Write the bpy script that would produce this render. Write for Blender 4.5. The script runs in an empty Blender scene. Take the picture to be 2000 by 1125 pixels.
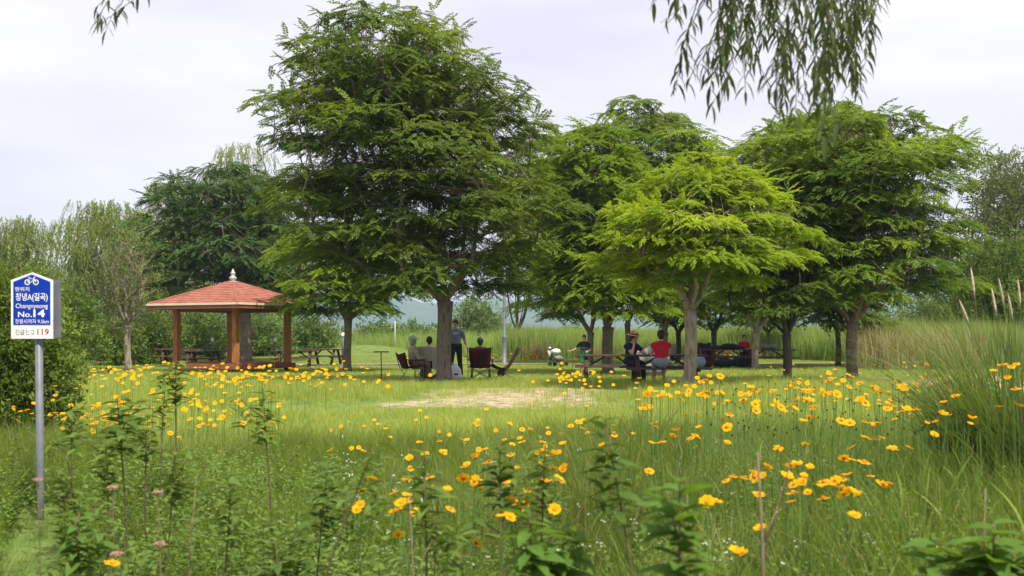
import bpy, bmesh, math, random
import numpy as np
from mathutils import Vector, Matrix, Euler
R = math.radians
sc = bpy.context.scene
COL = sc.collection

# ------------------------------------------------------------------ camera, sky, sun, exposure
F, HZ, EYE = 2222.0, 655.0, 1.30          # focal length in photo pixels, horizon row, eye height
cam = bpy.data.objects.new('camera', bpy.data.cameras.new('camera')); COL.objects.link(cam)
cam.location = (0, 0, EYE); cam.rotation_euler = (R(90), 0, 0)
cam.data.sensor_width = 36; cam.data.lens = F / 2000 * 36
cam.data.shift_y = (HZ - 562.5) / 2000
cam.data.clip_start = 0.1; cam.data.clip_end = 12000
cam.data.dof.use_dof = True; cam.data.dof.focus_distance = 27; cam.data.dof.aperture_fstop = 5.0
sc.camera = cam

SUN_EL, SUN_AZ = R(58), R(150)            # azimuth measured from +Y (north) towards +X
w = bpy.data.worlds.new('World'); sc.world = w; w.use_nodes = True
nt = w.node_tree; N = nt.nodes; L = nt.links; N.clear()
out = N.new('ShaderNodeOutputWorld'); bg = N.new('ShaderNodeBackground')
sky = N.new('ShaderNodeTexSky'); sky.sky_type = 'NISHITA'; sky.sun_disc = False
sky.sun_elevation = SUN_EL; sky.sun_rotation = SUN_AZ; sky.dust_density = 3; sky.air_density = 1.2
sc1 = N.new('ShaderNodeVectorMath'); sc1.operation = 'SCALE'; sc1.inputs['Scale'].default_value = 0.10
tc = N.new('ShaderNodeTexCoord'); mp = N.new('ShaderNodeMapping'); mp.inputs['Scale'].default_value = (1.2, 1.2, 5.0)
nz = N.new('ShaderNodeTexNoise'); nz.inputs['Scale'].default_value = 2.2; nz.inputs['Detail'].default_value = 6; nz.inputs['Roughness'].default_value = 0.5
cr = N.new('ShaderNodeValToRGB')
cr.color_ramp.elements[0].position = 0.33; cr.color_ramp.elements[0].color = (0.80, 0.755, 0.90, 1)
cr.color_ramp.elements[1].position = 0.62; cr.color_ramp.elements[1].color = (1.0, 0.965, 1.02, 1)
mx = N.new('ShaderNodeMix'); mx.data_type = 'RGBA'; mx.inputs[0].default_value = 0.93
L.new(tc.outputs['Generated'], mp.inputs['Vector']); L.new(mp.outputs[0], nz.inputs['Vector']); L.new(nz.outputs['Fac'], cr.inputs[0])
L.new(sky.outputs[0], sc1.inputs[0]); L.new(sc1.outputs[0], mx.inputs[6]); L.new(cr.outputs[0], mx.inputs[7])
L.new(mx.outputs[2], bg.inputs['Color']); bg.inputs['Strength'].default_value = .81
L.new(bg.outputs[0], out.inputs['Surface'])

sun = bpy.data.objects.new('sun', bpy.data.lights.new('sun', 'SUN')); COL.objects.link(sun)
sun.data.energy = 5.0; sun.data.angle = R(1.4); sun.data.color = (1.0, 0.94, 0.80)
sd = Vector((math.sin(SUN_AZ) * math.cos(SUN_EL), math.cos(SUN_AZ) * math.cos(SUN_EL), math.sin(SUN_EL)))
sun.rotation_euler = sd.to_track_quat('Z', 'Y').to_euler(); sun.location = (0, 0, 60)

vs = sc.view_settings; sc.display_settings.display_device = 'sRGB'
vs.view_transform = 'Standard'; vs.look = 'None'; vs.gamma = 1; vs.use_curve_mapping = False; vs.exposure = 0.50
cy = sc.cycles; cy.max_bounces = 8; cy.diffuse_bounces = 3; cy.glossy_bounces = 2; cy.transmission_bounces = 4
cy.transparent_max_bounces = 8; cy.volume_bounces = 1; cy.caustics_reflective = False; cy.caustics_refractive = False
cy.use_denoising = True; cy.sample_clamp_indirect = 4
try:
    cy.denoiser = 'OPENIMAGEDENOISE'; cy.denoising_prefilter = 'ACCURATE'
except Exception: pass

rng = np.random.default_rng(7)
rnd = random.Random(11)

# ------------------------------------------------------------------ helpers
def P(px, py, Y): return Vector(((px - 1000) / F * Y, Y, EYE + (HZ - py) / F * Y))
def X_(px, Y): return (px - 1000) / F * Y
def Z_(py, Y): return EYE + (HZ - py) / F * Y

def vnoise(x, y, s, seed=0):
    x = np.asarray(x, float) / s; y = np.asarray(y, float) / s
    xi = np.floor(x).astype(np.int64); yi = np.floor(y).astype(np.int64); fx = x - xi; fy = y - yi
    fx = fx * fx * (3 - 2 * fx); fy = fy * fy * (3 - 2 * fy)
    def h(a, b):
        n = (a * 374761393 + b * 668265263 + seed * 974711) & 0x7fffffff
        n = ((n ^ (n >> 13)) * 1274126177) & 0x7fffffff
        return ((n ^ (n >> 16)) & 0xffff) / 65535.0
    return (h(xi, yi) * (1 - fx) + h(xi + 1, yi) * fx) * (1 - fy) + (h(xi, yi + 1) * (1 - fx) + h(xi + 1, yi + 1) * fx) * fy

def sstep(a, b, x):
    t = np.clip((np.asarray(x, float) - a) / (b - a), 0, 1); return t * t * (3 - 2 * t)

def ground(x, y):
    x = np.asarray(x, float); y = np.asarray(y, float)
    z = (vnoise(x, y, 2.3, 1) - .5) * 0.10 + (vnoise(x, y, 0.7, 2) - .5) * 0.03
    z = z * (1 - .7 * sstep(10, 24, y)) * (1 - .9 * sstep(60, 120, np.abs(y)))
    z = z + 0.22 * sstep(-0.3, 1.8, x) * (1 - sstep(7.5, 15, y))            # meadow swells on the right
    z = z + 0.10 * sstep(18, 22.5, y) * (1 - sstep(26, 31, y)) * (1 - sstep(6, 14, np.abs(x)))
    z = z + 0.35 * np.exp(-(((x - 11.0) / 2.6) ** 2 + ((y - 25) / 4) ** 2))
    z = z - 0.12 * np.exp(-(((x + 10.8) / 6) ** 2 + ((y - 44) / 7) ** 2))
    z = z + 0.75 * np.exp(-(((x + 8.5) / 3.2) ** 2 + ((y - 66) / 4) ** 2))   # earth bank behind the path
    return z
def G(x, y): return float(ground(x, y))

def mesh_np(name, v, f, mats=(), smooth=False, rand=None):
    v = np.asarray(v, np.float32); f = np.asarray(f, np.int32); k = f.shape[1]
    m = bpy.data.meshes.new(name)
    m.vertices.add(len(v)); m.vertices.foreach_set('co', v.ravel())
    m.loops.add(f.size); m.loops.foreach_set('vertex_index', f.ravel())
    m.polygons.add(len(f)); m.polygons.foreach_set('loop_start', np.arange(0, f.size, k, dtype=np.int32))
    if smooth: m.polygons.foreach_set('use_smooth', np.ones(len(f), bool))
    if rand is not None:
        a = m.attributes.new('rnd', 'FLOAT', 'FACE'); a.data.foreach_set('value', np.asarray(rand, np.float32))
    for mt in mats: m.materials.append(mt)
    m.update(calc_edges=True)
    return m

def link(name, data, parent=None, loc=None, rot=None, scale=None):
    o = bpy.data.objects.new(name, data); COL.objects.link(o)
    if parent: o.parent = parent
    if loc is not None: o.location = loc
    if rot is not None: o.rotation_euler = rot
    if scale is not None: o.scale = scale if hasattr(scale, '__len__') else (scale,) * 3
    return o
def tag(o, label=None, cat=None, group=None, kind=None):
    if label: o['label'] = label
    if cat: o['category'] = cat
    if group: o['group'] = group
    if kind: o['kind'] = kind
    return o
def thing(name, label, cat, loc=(0, 0, 0), rz=0, group=None):
    return tag(link(name, None, None, loc, (0, 0, rz)), label, cat, group)
def copy_tree(o, parent=None):
    c = o.copy(); COL.objects.link(c); c.parent = parent
    for ch in list(o.children): copy_tree(ch, c)
    return c

class MB:
    """collects primitives into one mesh"""
    def __init__(s): s.v = []; s.f = []
    def add(s, v, f):
        b = len(s.v); s.v += [tuple(p) for p in v]; s.f += [tuple(i + b for i in q) for q in f]; return s
    def box(s, c, d, rz=0, bev=0.0, rot=None):
        hx, hy, hz = d[0] / 2, d[1] / 2, d[2] / 2; b = min(bev, hx * .9, hy * .9, hz * .9)
        M = rot.to_matrix() if rot is not None else Matrix.Rotation(rz, 3, 'Z')
        if b <= 0:
            vv = [(x, y, z) for z in (-hz, hz) for x, y in ((-hx, -hy), (hx, -hy), (hx, hy), (-hx, hy))]
            ff = [(3, 2, 1, 0), (4, 5, 6, 7)] + [(i, (i + 1) % 4, 4 + (i + 1) % 4, 4 + i) for i in range(4)]
        else:
            vv = []
            for z, q in ((-hz, b), (-hz + b, 0), (hz - b, 0), (hz, b)):
                vv += [(x, y, z) for x, y in ((-hx + q, -hy + q), (hx - q, -hy + q), (hx - q, hy - q), (-hx + q, hy - q))]
            ff = [(3, 2, 1, 0), (12, 13, 14, 15)] + [(r * 4 + i, r * 4 + (i + 1) % 4, r * 4 + 4 + (i + 1) % 4, r * 4 + 4 + i) for r in range(3) for i in range(4)]
        return s.add([M @ Vector(p) + Vector(c) for p in vv], ff)
    def bar(s, a, b, wd, th, up=(0, 0, 1)):
        a = Vector(a); b = Vector(b); d = (b - a).normalized(); u = Vector(up)
        sd_ = d.cross(u); 
        if sd_.length < 1e-4: sd_ = d.cross(Vector((1, 0, 0)))
        sd_.normalize(); u = sd_.cross(d)
        q = [sd_ * x * wd / 2 + u * y * th / 2 for x, y in ((-1, -1), (1, -1), (1, 1), (-1, 1))]
        return s.add([a + k for k in q] + [b + k for k in q], [(3, 2, 1, 0), (4, 5, 6, 7)] + [(i, (i + 1) % 4, 4 + (i + 1) % 4, 4 + i) for i in range(4)])
    def tube(s, pts, rad, n=8, cap=True):
        pts = [Vector(p) for p in pts]; k = len(pts)
        if not hasattr(rad, '__len__'): rad = [rad] * k
        ref = Vector((0.13, 0.21, 1)) if abs((pts[-1] - pts[0]).normalized().z) < .9 else Vector((1, .1, 0))
        vv = []
        for i, p in enumerate(pts):
            t = (pts[min(i + 1, k - 1)] - pts[max(i - 1, 0)]).normalized()
            a = t.cross(ref).normalized(); b = t.cross(a)
            vv += [p + (a * math.cos(2 * math.pi * j / n) + b * math.sin(2 * math.pi * j / n)) * rad[i] for j in range(n)]
        ff = [(r * n + j, r * n + (j + 1) % n, (r + 1) * n + (j + 1) % n, (r + 1) * n + j) for r in range(k - 1) for j in range(n)]
        if cap: ff += [tuple(range(n - 1, -1, -1)), tuple((k - 1) * n + j for j in range(n))]
        return s.add(vv, ff)
    def capsule(s, a, b, r1, r2, n=12, sx=1.0, sy=1.0):
        a = Vector(a); b = Vector(b); d = b - a
        if d.length < 1e-5: d = Vector((0, 0, 1e-4))
        t = d.normalized(); pts = []; rr = []
        for q in (-1, -.92, -.7, -.38, 0): pts.append(a + t * r1 * q); rr.append(r1 * math.sqrt(max(1 - q * q, 1e-3)))
        for q in (0, .38, .7, .92, 1): pts.append(a + d + t * r2 * q); rr.append(r2 * math.sqrt(max(1 - q * q, 1e-3)))
        ref = Vector((1, 0, 0)) if abs(t.x) < .8 else Vector((0, 1, 0))
        A = (ref - t * ref.dot(t)).normalized(); B = t.cross(A); vv = []
        for p, r_ in zip(pts, rr):
            vv += [p + A * math.cos(2 * math.pi * j / n) * r_ * sx + B * math.sin(2 * math.pi * j / n) * r_ * sy for j in range(n)]
        k = len(pts)
        ff = [(r_ * n + j, r_ * n + (j + 1) % n, (r_ + 1) * n + (j + 1) % n, (r_ + 1) * n + j) for r_ in range(k - 1) for j in range(n)]
        ff += [tuple(range(n - 1, -1, -1)), tuple((k - 1) * n + j for j in range(n))]
        return s.add(vv, ff)
    def ell(s, c, r, n=14, m=9, rot=None):
        vv = []; M = rot.to_matrix() if rot is not None else Matrix.Identity(3)
        for i in range(m):
            th = math.pi * (i + .02) / (m - 1 + .04)
            vv += [M @ Vector((r[0] * math.sin(th) * math.cos(2 * math.pi * j / n), r[1] * math.sin(th) * math.sin(2 * math.pi * j / n), -r[2] * math.cos(th))) + Vector(c) for j in range(n)]
        ff = [(i * n + j, i * n + (j + 1) % n, (i + 1) * n + (j + 1) % n, (i + 1) * n + j) for i in range(m - 1) for j in range(n)]
        ff += [tuple(range(n - 1, -1, -1)), tuple((m - 1) * n + j for j in range(n))]
        return s.add(vv, ff)
    def lathe(s, prof, n=16, c=(0, 0, 0)):
        vv = [(c[0] + r_ * math.cos(2 * math.pi * j / n), c[1] + r_ * math.sin(2 * math.pi * j / n), c[2] + z) for r_, z in prof for j in range(n)]; k = len(prof)
        ff = [(i * n + j, i * n + (j + 1) % n, (i + 1) * n + (j + 1) % n, (i + 1) * n + j) for i in range(k - 1) for j in range(n)]
        ff += [tuple(range(n - 1, -1, -1)), tuple((k - 1) * n + j for j in range(n))]
        return s.add(vv, ff)
    def mesh(s, name, mat=None, smooth=False):
        m = bpy.data.meshes.new(name); m.from_pydata(s.v, [], s.f)
        if mat: m.materials.append(mat)
        if smooth: m.polygons.foreach_set('use_smooth', [True] * len(m.polygons))
        m.update(); return m
    def obj(s, name, mat, parent=None, smooth=False, loc=None, rot=None):
        return link(name, s.mesh(name, mat, smooth), parent, loc, rot)

# ------------------------------------------------------------------ materials
def mat(name, col, rough=0.7, col2=None, scale=8.0, bump=0.0, bscale=40.0, metal=0.0, coord='Object', stretch=(1, 1, 1), spec=0.3, c3=None, detail=4):
    m = bpy.data.materials.new(name); m.use_nodes = True; n = m.node_tree.nodes; l = m.node_tree.links
    b = n['Principled BSDF']; b.inputs['Roughness'].default_value = rough; b.inputs['Metallic'].default_value = metal
    b.inputs['Specular IOR Level'].default_value = spec; b.inputs['Base Color'].default_value = (*col, 1)
    t = n.new('ShaderNodeTexCoord'); mpn = n.new('ShaderNodeMapping'); mpn.inputs['Scale'].default_value = stretch
    l.new(t.outputs[coord], mpn.inputs[0])
    if col2 is None: col2 = tuple(c * .72 for c in col)
    x = n.new('ShaderNodeTexNoise'); x.inputs['Scale'].default_value = scale; x.inputs['Detail'].default_value = detail; l.new(mpn.outputs[0], x.inputs['Vector'])
    r_ = n.new('ShaderNodeValToRGB'); e = r_.color_ramp.elements
    e[0].position = .35; e[0].color = (*col, 1); e[1].position = .65; e[1].color = (*col2, 1)
    if c3: q = e.new(.52); q.color = (*c3, 1)
    l.new(x.outputs['Fac'], r_.inputs[0]); l.new(r_.outputs[0], b.inputs['Base Color'])
    if bump:
        y = n.new('ShaderNodeTexNoise'); y.inputs['Scale'].default_value = bscale; y.inputs['Detail'].default_value = 5; l.new(mpn.outputs[0], y.inputs['Vector'])
        bn = n.new('ShaderNodeBump'); bn.inputs['Strength'].default_value = bump; bn.inputs['Distance'].default_value = .02
        l.new(y.outputs['Fac'], bn.inputs['Height']); l.new(bn.outputs[0], b.inputs['Normal'])
    return m

def leafmat(name, c1, c2, c3=None, trans=0.42, rough=0.62, nscale=0.55, inst=False, spec=0.10):
    """c1..c2: clump to clump differences, c3: odd single leaves"""
    m = bpy.data.materials.new(name); m.use_nodes = True; n = m.node_tree.nodes; l = m.node_tree.links; n.clear()
    o = n.new('ShaderNodeOutputMaterial'); t = n.new('ShaderNodeTexCoord')
    x = n.new('ShaderNodeTexNoise'); x.inputs['Scale'].default_value = nscale; x.inputs['Detail'].default_value = 2; l.new(t.outputs['Object'], x.inputs['Vector'])
    a = n.new('ShaderNodeAttribute'); a.attribute_name = 'rnd'
    s_ = n.new('ShaderNodeMath'); s_.operation = 'MULTIPLY_ADD'; s_.inputs[1].default_value = 0.75
    if inst:
        oi = n.new('ShaderNodeObjectInfo'); ad = n.new('ShaderNodeMath'); ad.operation = 'ADD'; l.new(oi.outputs['Random'], ad.inputs[0]); l.new(a.outputs['Fac'], ad.inputs[1])
        hf = n.new('ShaderNodeMath'); hf.operation = 'MULTIPLY'; hf.inputs[1].default_value = .5; l.new(ad.outputs[0], hf.inputs[0]); l.new(hf.outputs[0], s_.inputs[0])
    else: l.new(a.outputs['Fac'], s_.inputs[0])
    hf2 = n.new('ShaderNodeMath'); hf2.operation = 'MULTIPLY_ADD'; hf2.inputs[1].default_value = 1.1; hf2.inputs[2].default_value = -.42
    l.new(x.outputs['Fac'], hf2.inputs[0]); l.new(hf2.outputs[0], s_.inputs[2])
    r_ = n.new('ShaderNodeValToRGB'); e = r_.color_ramp.elements
    e[0].position = .15; e[0].color = (*c1, 1); e[1].position = .75; e[1].color = (*c2, 1)
    if c3: q = e.new(.97); q.color = (*c3, 1)
    l.new(s_.outputs[0], r_.inputs[0])
    p = n.new('ShaderNodeBsdfPrincipled'); p.inputs['Roughness'].default_value = rough; p.inputs['Specular IOR Level'].default_value = spec
    tr = n.new('ShaderNodeBsdfTranslucent'); mxs = n.new('ShaderNodeMixShader'); mxs.inputs[0].default_value = trans
    tint = n.new('ShaderNodeMix'); tint.data_type = 'RGBA'; tint.blend_type = 'MULTIPLY'; tint.inputs[0].default_value = 1; tint.inputs[7].default_value = (1.35, 1.25, .55, 1)
    l.new(r_.outputs[0], p.inputs['Base Color']); l.new(r_.outputs[0], tint.inputs[6]); l.new(tint.outputs[2], tr.inputs['Color'])
    l.new(p.outputs[0], mxs.inputs[1]); l.new(tr.outputs[0], mxs.inputs[2]); l.new(mxs.outputs[0], o.inputs['Surface'])
    return m

M = {}
M['bark'] = mat('bark', (.17, .13, .10), .9, (.09, .07, .055), 6, .9, 30, stretch=(3, 3, .8), c3=(.21, .17, .135))
M['bark_pale'] = mat('bark_pale', (.36, .29, .22), .9, (.17, .13, .10), 6, .9, 30, stretch=(3, 3, .8), c3=(.30, .24, .18))
M['bark_dark'] = mat('bark_dark', (.085, .07, .055), .9, (.045, .04, .03), 6, .9, 30, stretch=(3, 3, .8))
M['wood'] = mat('stained_wood', (.46, .17, .05), .6, (.24, .08, .028), 5, .3, 30, stretch=(6, 6, .6), c3=(.36, .13, .045))
M['deckwood'] = mat('deck_wood', (.33, .11, .06), .7, (.20, .065, .04), 5, .3, 30, stretch=(1, 1, 4))
M['fascia'] = mat('fascia_brown', (.24, .085, .055), .6, (.19, .065, .045), 3)
M['cream'] = mat('cream_trim', (.74, .62, .44), .6, (.66, .54, .38), 4)
M['shingle'] = mat('red_shingle', (.36, .135, .09), .95, (.24, .085, .06), 4, .6, 90, c3=(.31, .115, .08), detail=9, coord='Object')
M['metal'] = mat('galvanised', (.17, .18, .205), .5, (.13, .14, .16), 9, .1, 30, metal=.1)
M['finial'] = mat('finial_grey', (.50, .46, .46), .4, (.38, .34, .34), 9, metal=.3)
M['darkwood'] = mat('weathered_dark_wood', (.095, .055, .04), .8, (.05, .03, .024), 5, .4, 30, stretch=(1, 6, 6))
M['blue'] = mat('sign_blue', (.004, .036, .36), .6, (.004, .033, .33), 2, spec=.12)
M['white'] = mat('sign_white', (.80, .79, .80), .5, (.66, .63, .60), 9, detail=9)
M['ink'] = mat('print_dark', (.07, .07, .08), .6); M['redink'] = mat('print_red', (.42, .02, .03), .6)
M['soil'] = mat('soil', (.16, .12, .08), .95)

def ground_mat():
    m = bpy.data.materials.new('ground_turf'); m.use_nodes = True; n = m.node_tree.nodes; l = m.node_tree.links
    b = n['Principled BSDF']; b.inputs['Roughness'].default_value = .95; b.inputs['Specular IOR Level'].default_value = .1
    g = n.new('ShaderNodeNewGeometry')
    def ramp(scale, cols, detail=6, rough=.6):
        x = n.new('ShaderNodeTexNoise'); x.inputs['Scale'].default_value = scale; x.inputs['Detail'].default_value = detail; x.inputs['Roughness'].default_value = rough
        l.new(g.outputs['Position'], x.inputs['Vector']); r_ = n.new('ShaderNodeValToRGB'); e = r_.color_ramp.elements
        e[0].position = cols[0][0]; e[0].color = (*cols[0][1], 1); e[1].position = cols[-1][0]; e[1].color = (*cols[-1][1], 1)
        for p_, c_ in cols[1:-1]: q = e.new(p_); q.color = (*c_, 1)
        l.new(x.outputs['Fac'], r_.inputs[0]); return r_, x
    turf, _ = ramp(1.7, [(.3, (.085, .13, .032)), (.5, (.125, .19, .045)), (.7, (.17, .21, .065))])
    sand, sx = ramp(7.0, [(.3, (.20, .155, .10)), (.5, (.42, .325, .225)), (.7, (.52, .42, .30))])
    a = n.new('ShaderNodeAttribute'); a.attribute_name = 'sand'
    br = n.new('ShaderNodeTexNoise'); br.inputs['Scale'].default_value = 3.5; br.inputs['Detail'].default_value = 8; br.inputs['Roughness'].default_value = .7; l.new(g.outputs['Position'], br.inputs['Vector'])
    ad = n.new('ShaderNodeMath'); ad.operation = 'ADD'; l.new(a.outputs['Fac'], ad.inputs[0]); l.new(br.outputs['Fac'], ad.inputs[1])
    mr = n.new('ShaderNodeMapRange'); mr.inputs['From Min'].default_value = .98; mr.inputs['From Max'].default_value = 1.22; l.new(ad.outputs[0], mr.inputs['Value'])
    mxn = n.new('ShaderNodeMix'); mxn.data_type = 'RGBA'; l.new(mr.outputs[0], mxn.inputs[0]); l.new(turf.outputs[0], mxn.inputs[6]); l.new(sand.outputs[0], mxn.inputs[7])
    l.new(mxn.outputs[2], b.inputs['Base Color'])
    bn = n.new('ShaderNodeBump'); bn.inputs['Strength'].default_value = .7; bn.inputs['Distance'].default_value = .05
    y = n.new('ShaderNodeTexNoise'); y.inputs['Scale'].default_value = 22; y.inputs['Detail'].default_value = 6; l.new(g.outputs['Position'], y.inputs['Vector'])
    l.new(y.outputs['Fac'], bn.inputs['Height']); l.new(bn.outputs[0], b.inputs['Normal'])
    return m

# ------------------------------------------------------------------ ground sheet, path, hills, haze
def sandmask(x, y):
    s = .68 * np.exp(-(((x - .05) / 2.5) ** 2) ** 2) * sstep(18.4, 20.5, y) * (1 - sstep(25.3, 26.6, y))
    s = s + .30 * np.exp(-(((x + 3.2) / 1.6) ** 2) ** 2 - (((y - 19.5) / 1.6) ** 2) ** 2)
    s = s + .42 * np.exp(-(((x + 5.2) / 1.0) ** 2) ** 2 - (((y - 15.5) / 1.2) ** 2) ** 2)
    s = s + .8 * np.exp(-(((x - 10.2) / 2.3) ** 2) ** 2 - (((y - 24.8) / 4.2) ** 2) ** 2)
    s = s + .62 * np.exp(-(((x - 12.5) / 4.2) ** 2) ** 2 - (((y - 34) / 1.6) ** 2) ** 2)
    s = s + .42 * np.exp(-(((x + 8.2) / 3) ** 2) ** 2 - (((y - 65) / 3) ** 2) ** 2)
    return np.clip(s, 0, .8)
gy = np.concatenate([np.linspace(-40, 0, 14)[:-1], np.arange(0, 30, .18), np.arange(30, 80, .5), np.geomspace(80, 6500, 40)])
gx1 = np.concatenate([np.arange(0, 13, .2), np.arange(13, 45, .8), np.geomspace(45, 5200, 30)]); gx = np.concatenate([-gx1[:0:-1], gx1])
XX, YY = np.meshgrid(gx, gy); ZZ = ground(XX, YY); nx, ny = len(gx), len(gy)
idx = np.arange(nx * ny).reshape(ny, nx)
fq = np.stack([idx[:-1, :-1].ravel(), idx[:-1, 1:].ravel(), idx[1:, 1:].ravel(), idx[1:, :-1].ravel()], 1)
gm = mesh_np('ground', np.stack([XX.ravel(), YY.ravel(), ZZ.ravel()], 1), fq, [ground_mat()], True)
at = gm.attributes.new('sand', 'FLOAT', 'POINT'); at.data.foreach_set('value', sandmask(XX, YY).ravel().astype(np.float32))
tag(link('ground', gm), kind='structure')

M['path'] = mat('path_paving', (.22, .175, .16), .9, (.16, .14, .125), 3, .3, 60)
px_ = np.linspace(-60, 70, 131)
def pathy(x): return 50.5 + 1.6 * np.sin(x / 17 + .6) + .012 * x * x * (x < 0)
pv = np.concatenate([np.stack([px_, pathy(px_) + d, ground(px_, pathy(px_) + d) + .035], 1) for d in (-1.1, 1.1)])
n_ = len(px_); pf = [(i, i + 1, n_ + i + 1, n_ + i) for i in range(n_ - 1)]
tag(link('path', mesh_np('path', pv, pf, [M['path']])), kind='structure')

def hill_mesh():
    xs = np.linspace(-3800, 3800, 260); rows = []
    kx = [-3800, -1000, -800, -400, -100, 0, 60, 250, 550, 800, 1000, 3800]; ky = [170, 145, 130, 95, 74, 70, 62, 80, 110, 145, 155, 165]
    top = np.interp(xs, kx, ky) + (vnoise(xs, xs * 0, 130, 5) - .5) * 26 + (vnoise(xs, xs * 0, 35, 6) - .5) * 8 + (vnoise(xs, xs * 0, 11, 8) - .5) * 4
    for d, h in ((0, -2), (120, .35), (260, .7), (420, 1), (800, .9), (1400, .0)):
        rows.append(np.stack([xs, 2000 + d + 60 * np.sin(xs / 400), (top * h if h >= 0 else xs * 0 + h) + (vnoise(xs, xs * 0 + d, 60, 9) - .5) * 14 * (h > 0.1)], 1))
    v = np.concatenate(rows); m_ = len(xs)
    f = [(r * m_ + i, r * m_ + i + 1, (r + 1) * m_ + i + 1, (r + 1) * m_ + i) for r in range(5) for i in range(m_ - 1)]
    return v, f
hv, hf_ = hill_mesh(); M['hill'] = mat('hill_forest', (.035, .06, .03), .95, (.055, .085, .04), .02, coord='Object', detail=8)
tag(link('hills', mesh_np('hills', hv, hf_, [M['hill']], True)), kind='structure')

hz = MB().box((0, 1500, 94), (9600, 5000, 190)).obj('haze', None)
hm = bpy.data.materials.new('haze_air'); hm.use_nodes = True; hn = hm.node_tree.nodes; hn.clear()
ho = hn.new('ShaderNodeOutputMaterial'); pvn = hn.new('ShaderNodeVolumePrincipled'); pvn.inputs['Density'].default_value = .00025
pvn.inputs['Color'].default_value = (.58, .73, 1.0, 1); pvn.inputs['Anisotropy'].default_value = .2
hm.node_tree.links.new(pvn.outputs[0], ho.inputs['Volume']); hz.data.materials.append(hm)
tag(hz, kind='stuff')

# ------------------------------------------------------------------ foliage
def leafquads(base, d, side, up, ln, wd, fold=.25):
    """one folded leaf -> 4 verts"""
    mid = base + d * ln * .45
    return [base, mid + side * wd / 2 + up * wd * fold, base + d * ln, mid - side * wd / 2 + up * wd * fold]
def spray_template(kind, seed):
    r_ = random.Random(seed); V = []
    if kind == 'zelkova':                       # arching twig with two ranks of drooping leaves
        L_ = .30; n = 12
        for i in range(n):
            t = (i + .6) / n; p = Vector((L_ * t, 0, -.10 * t * t)); s = 1 if i % 2 else -1
            ln = .082 * (1.05 - .45 * abs(t - .45)) * r_.uniform(.85, 1.15)
            d = Vector((.72, s * .66, -.22 - .50 * r_.random())).normalized(); up = Vector((0, 0, 1))
            sd_ = d.cross(up).normalized(); V += leafquads(p, d, sd_, sd_.cross(d), ln, ln * .56)
        d = Vector((1, 0, -.6)).normalized(); V += leafquads(Vector((L_, 0, -.1)), d, Vector((0, 1, 0)), Vector((0, 0, 1)), .09, .035)
    elif kind == 'willow':                      # long hanging strand
        n = 15
        for i in range(n):
            t = (i + .5) / n; p = Vector((.85 * t, .05 * math.sin(4 * t + seed), .03 * math.sin(3 * t)))
            a = r_.uniform(0, 6.28); d = Vector((.8, .6 * math.cos(a), .6 * math.sin(a))).normalized(); q = d.orthogonal().normalized()
            V += leafquads(p, d, q, q.cross(d), r_.uniform(.10, .15), .050)
    else:                                       # loose bushy tuft of leaves
        for i in range(9):
            a = r_.uniform(0, 6.28); p = Vector((r_.uniform(0, .28), r_.uniform(-.07, .07), r_.uniform(-.06, .06)))
            d = Vector((.6, .7 * math.cos(a), .7 * math.sin(a))).normalized(); q = d.orthogonal().normalized()
            V += leafquads(p, d, q, q.cross(d), r_.uniform(.07, .11), .042)
    return np.array([tuple(v) for v in V], np.float32)
TPL = {k: [spray_template(k, s) for s in range(4)] for k in ('zelkova', 'willow', 'bushy')}

def place_sprays(kind, pos, yaw, pitch, roll, scale, clump):
    """vectorised copies of the spray templates -> verts, quads, per-leaf random"""
    pos = np.asarray(pos, np.float32); n = len(pos); VV = []; RR = []
    cy_, sy_ = np.cos(yaw), np.sin(yaw); cp, sp = np.cos(pitch), np.sin(pitch); cr_, sr = np.cos(roll), np.sin(roll)
    fx = np.stack([cy_ * cp, sy_ * cp, sp], 1); ry0 = np.stack([-sy_, cy_, cy_ * 0], 1); uz0 = np.cross(fx, ry0)
    ry = ry0 * cr_[:, None] + uz0 * sr[:, None]; uz = np.cross(fx, ry)
    pick = rng.integers(0, 4, n); clump = np.asarray(clump, np.float32)
    for k in range(4):
        s_ = pick == k
        if not s_.any(): continue
        T = TPL[kind][k]
        W = (T[None, :, 0:1] * fx[s_][:, None] + T[None, :, 1:2] * ry[s_][:, None] + T[None, :, 2:3] * uz[s_][:, None]) * scale[s_][:, None, None] + pos[s_][:, None]
        VV.append(W.reshape(-1, 3)); q = len(T) // 4
        RR.append((.7 * clump[s_][:, None] + .3 * rng.random((s_.sum(), q))).ravel())
    V = np.concatenate(VV); return V, np.arange(len(V)).reshape(-1, 4), np.concatenate(RR)

def segs(mbv, mbf, a, b, ra, rb, n=5):
    d = (b - a); t = d.normalized(); ref = Vector((0, 0, 1)) if abs(t.z) < .85 else Vector((1, 0, 0)); A = t.cross(ref).normalized(); B = t.cross(A); k = len(mbv)
    for p, r_ in ((a, ra), (b, rb)):
        for j in range(n):
            c, s_ = math.cos(6.2832 * j / n), math.sin(6.2832 * j / n); mbv.append(p + (A * c + B * s_) * r_)
    for j in range(n): mbf.append((k + j, k + (j + 1) % n, k + n + (j + 1) % n, k + n + j))

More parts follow.
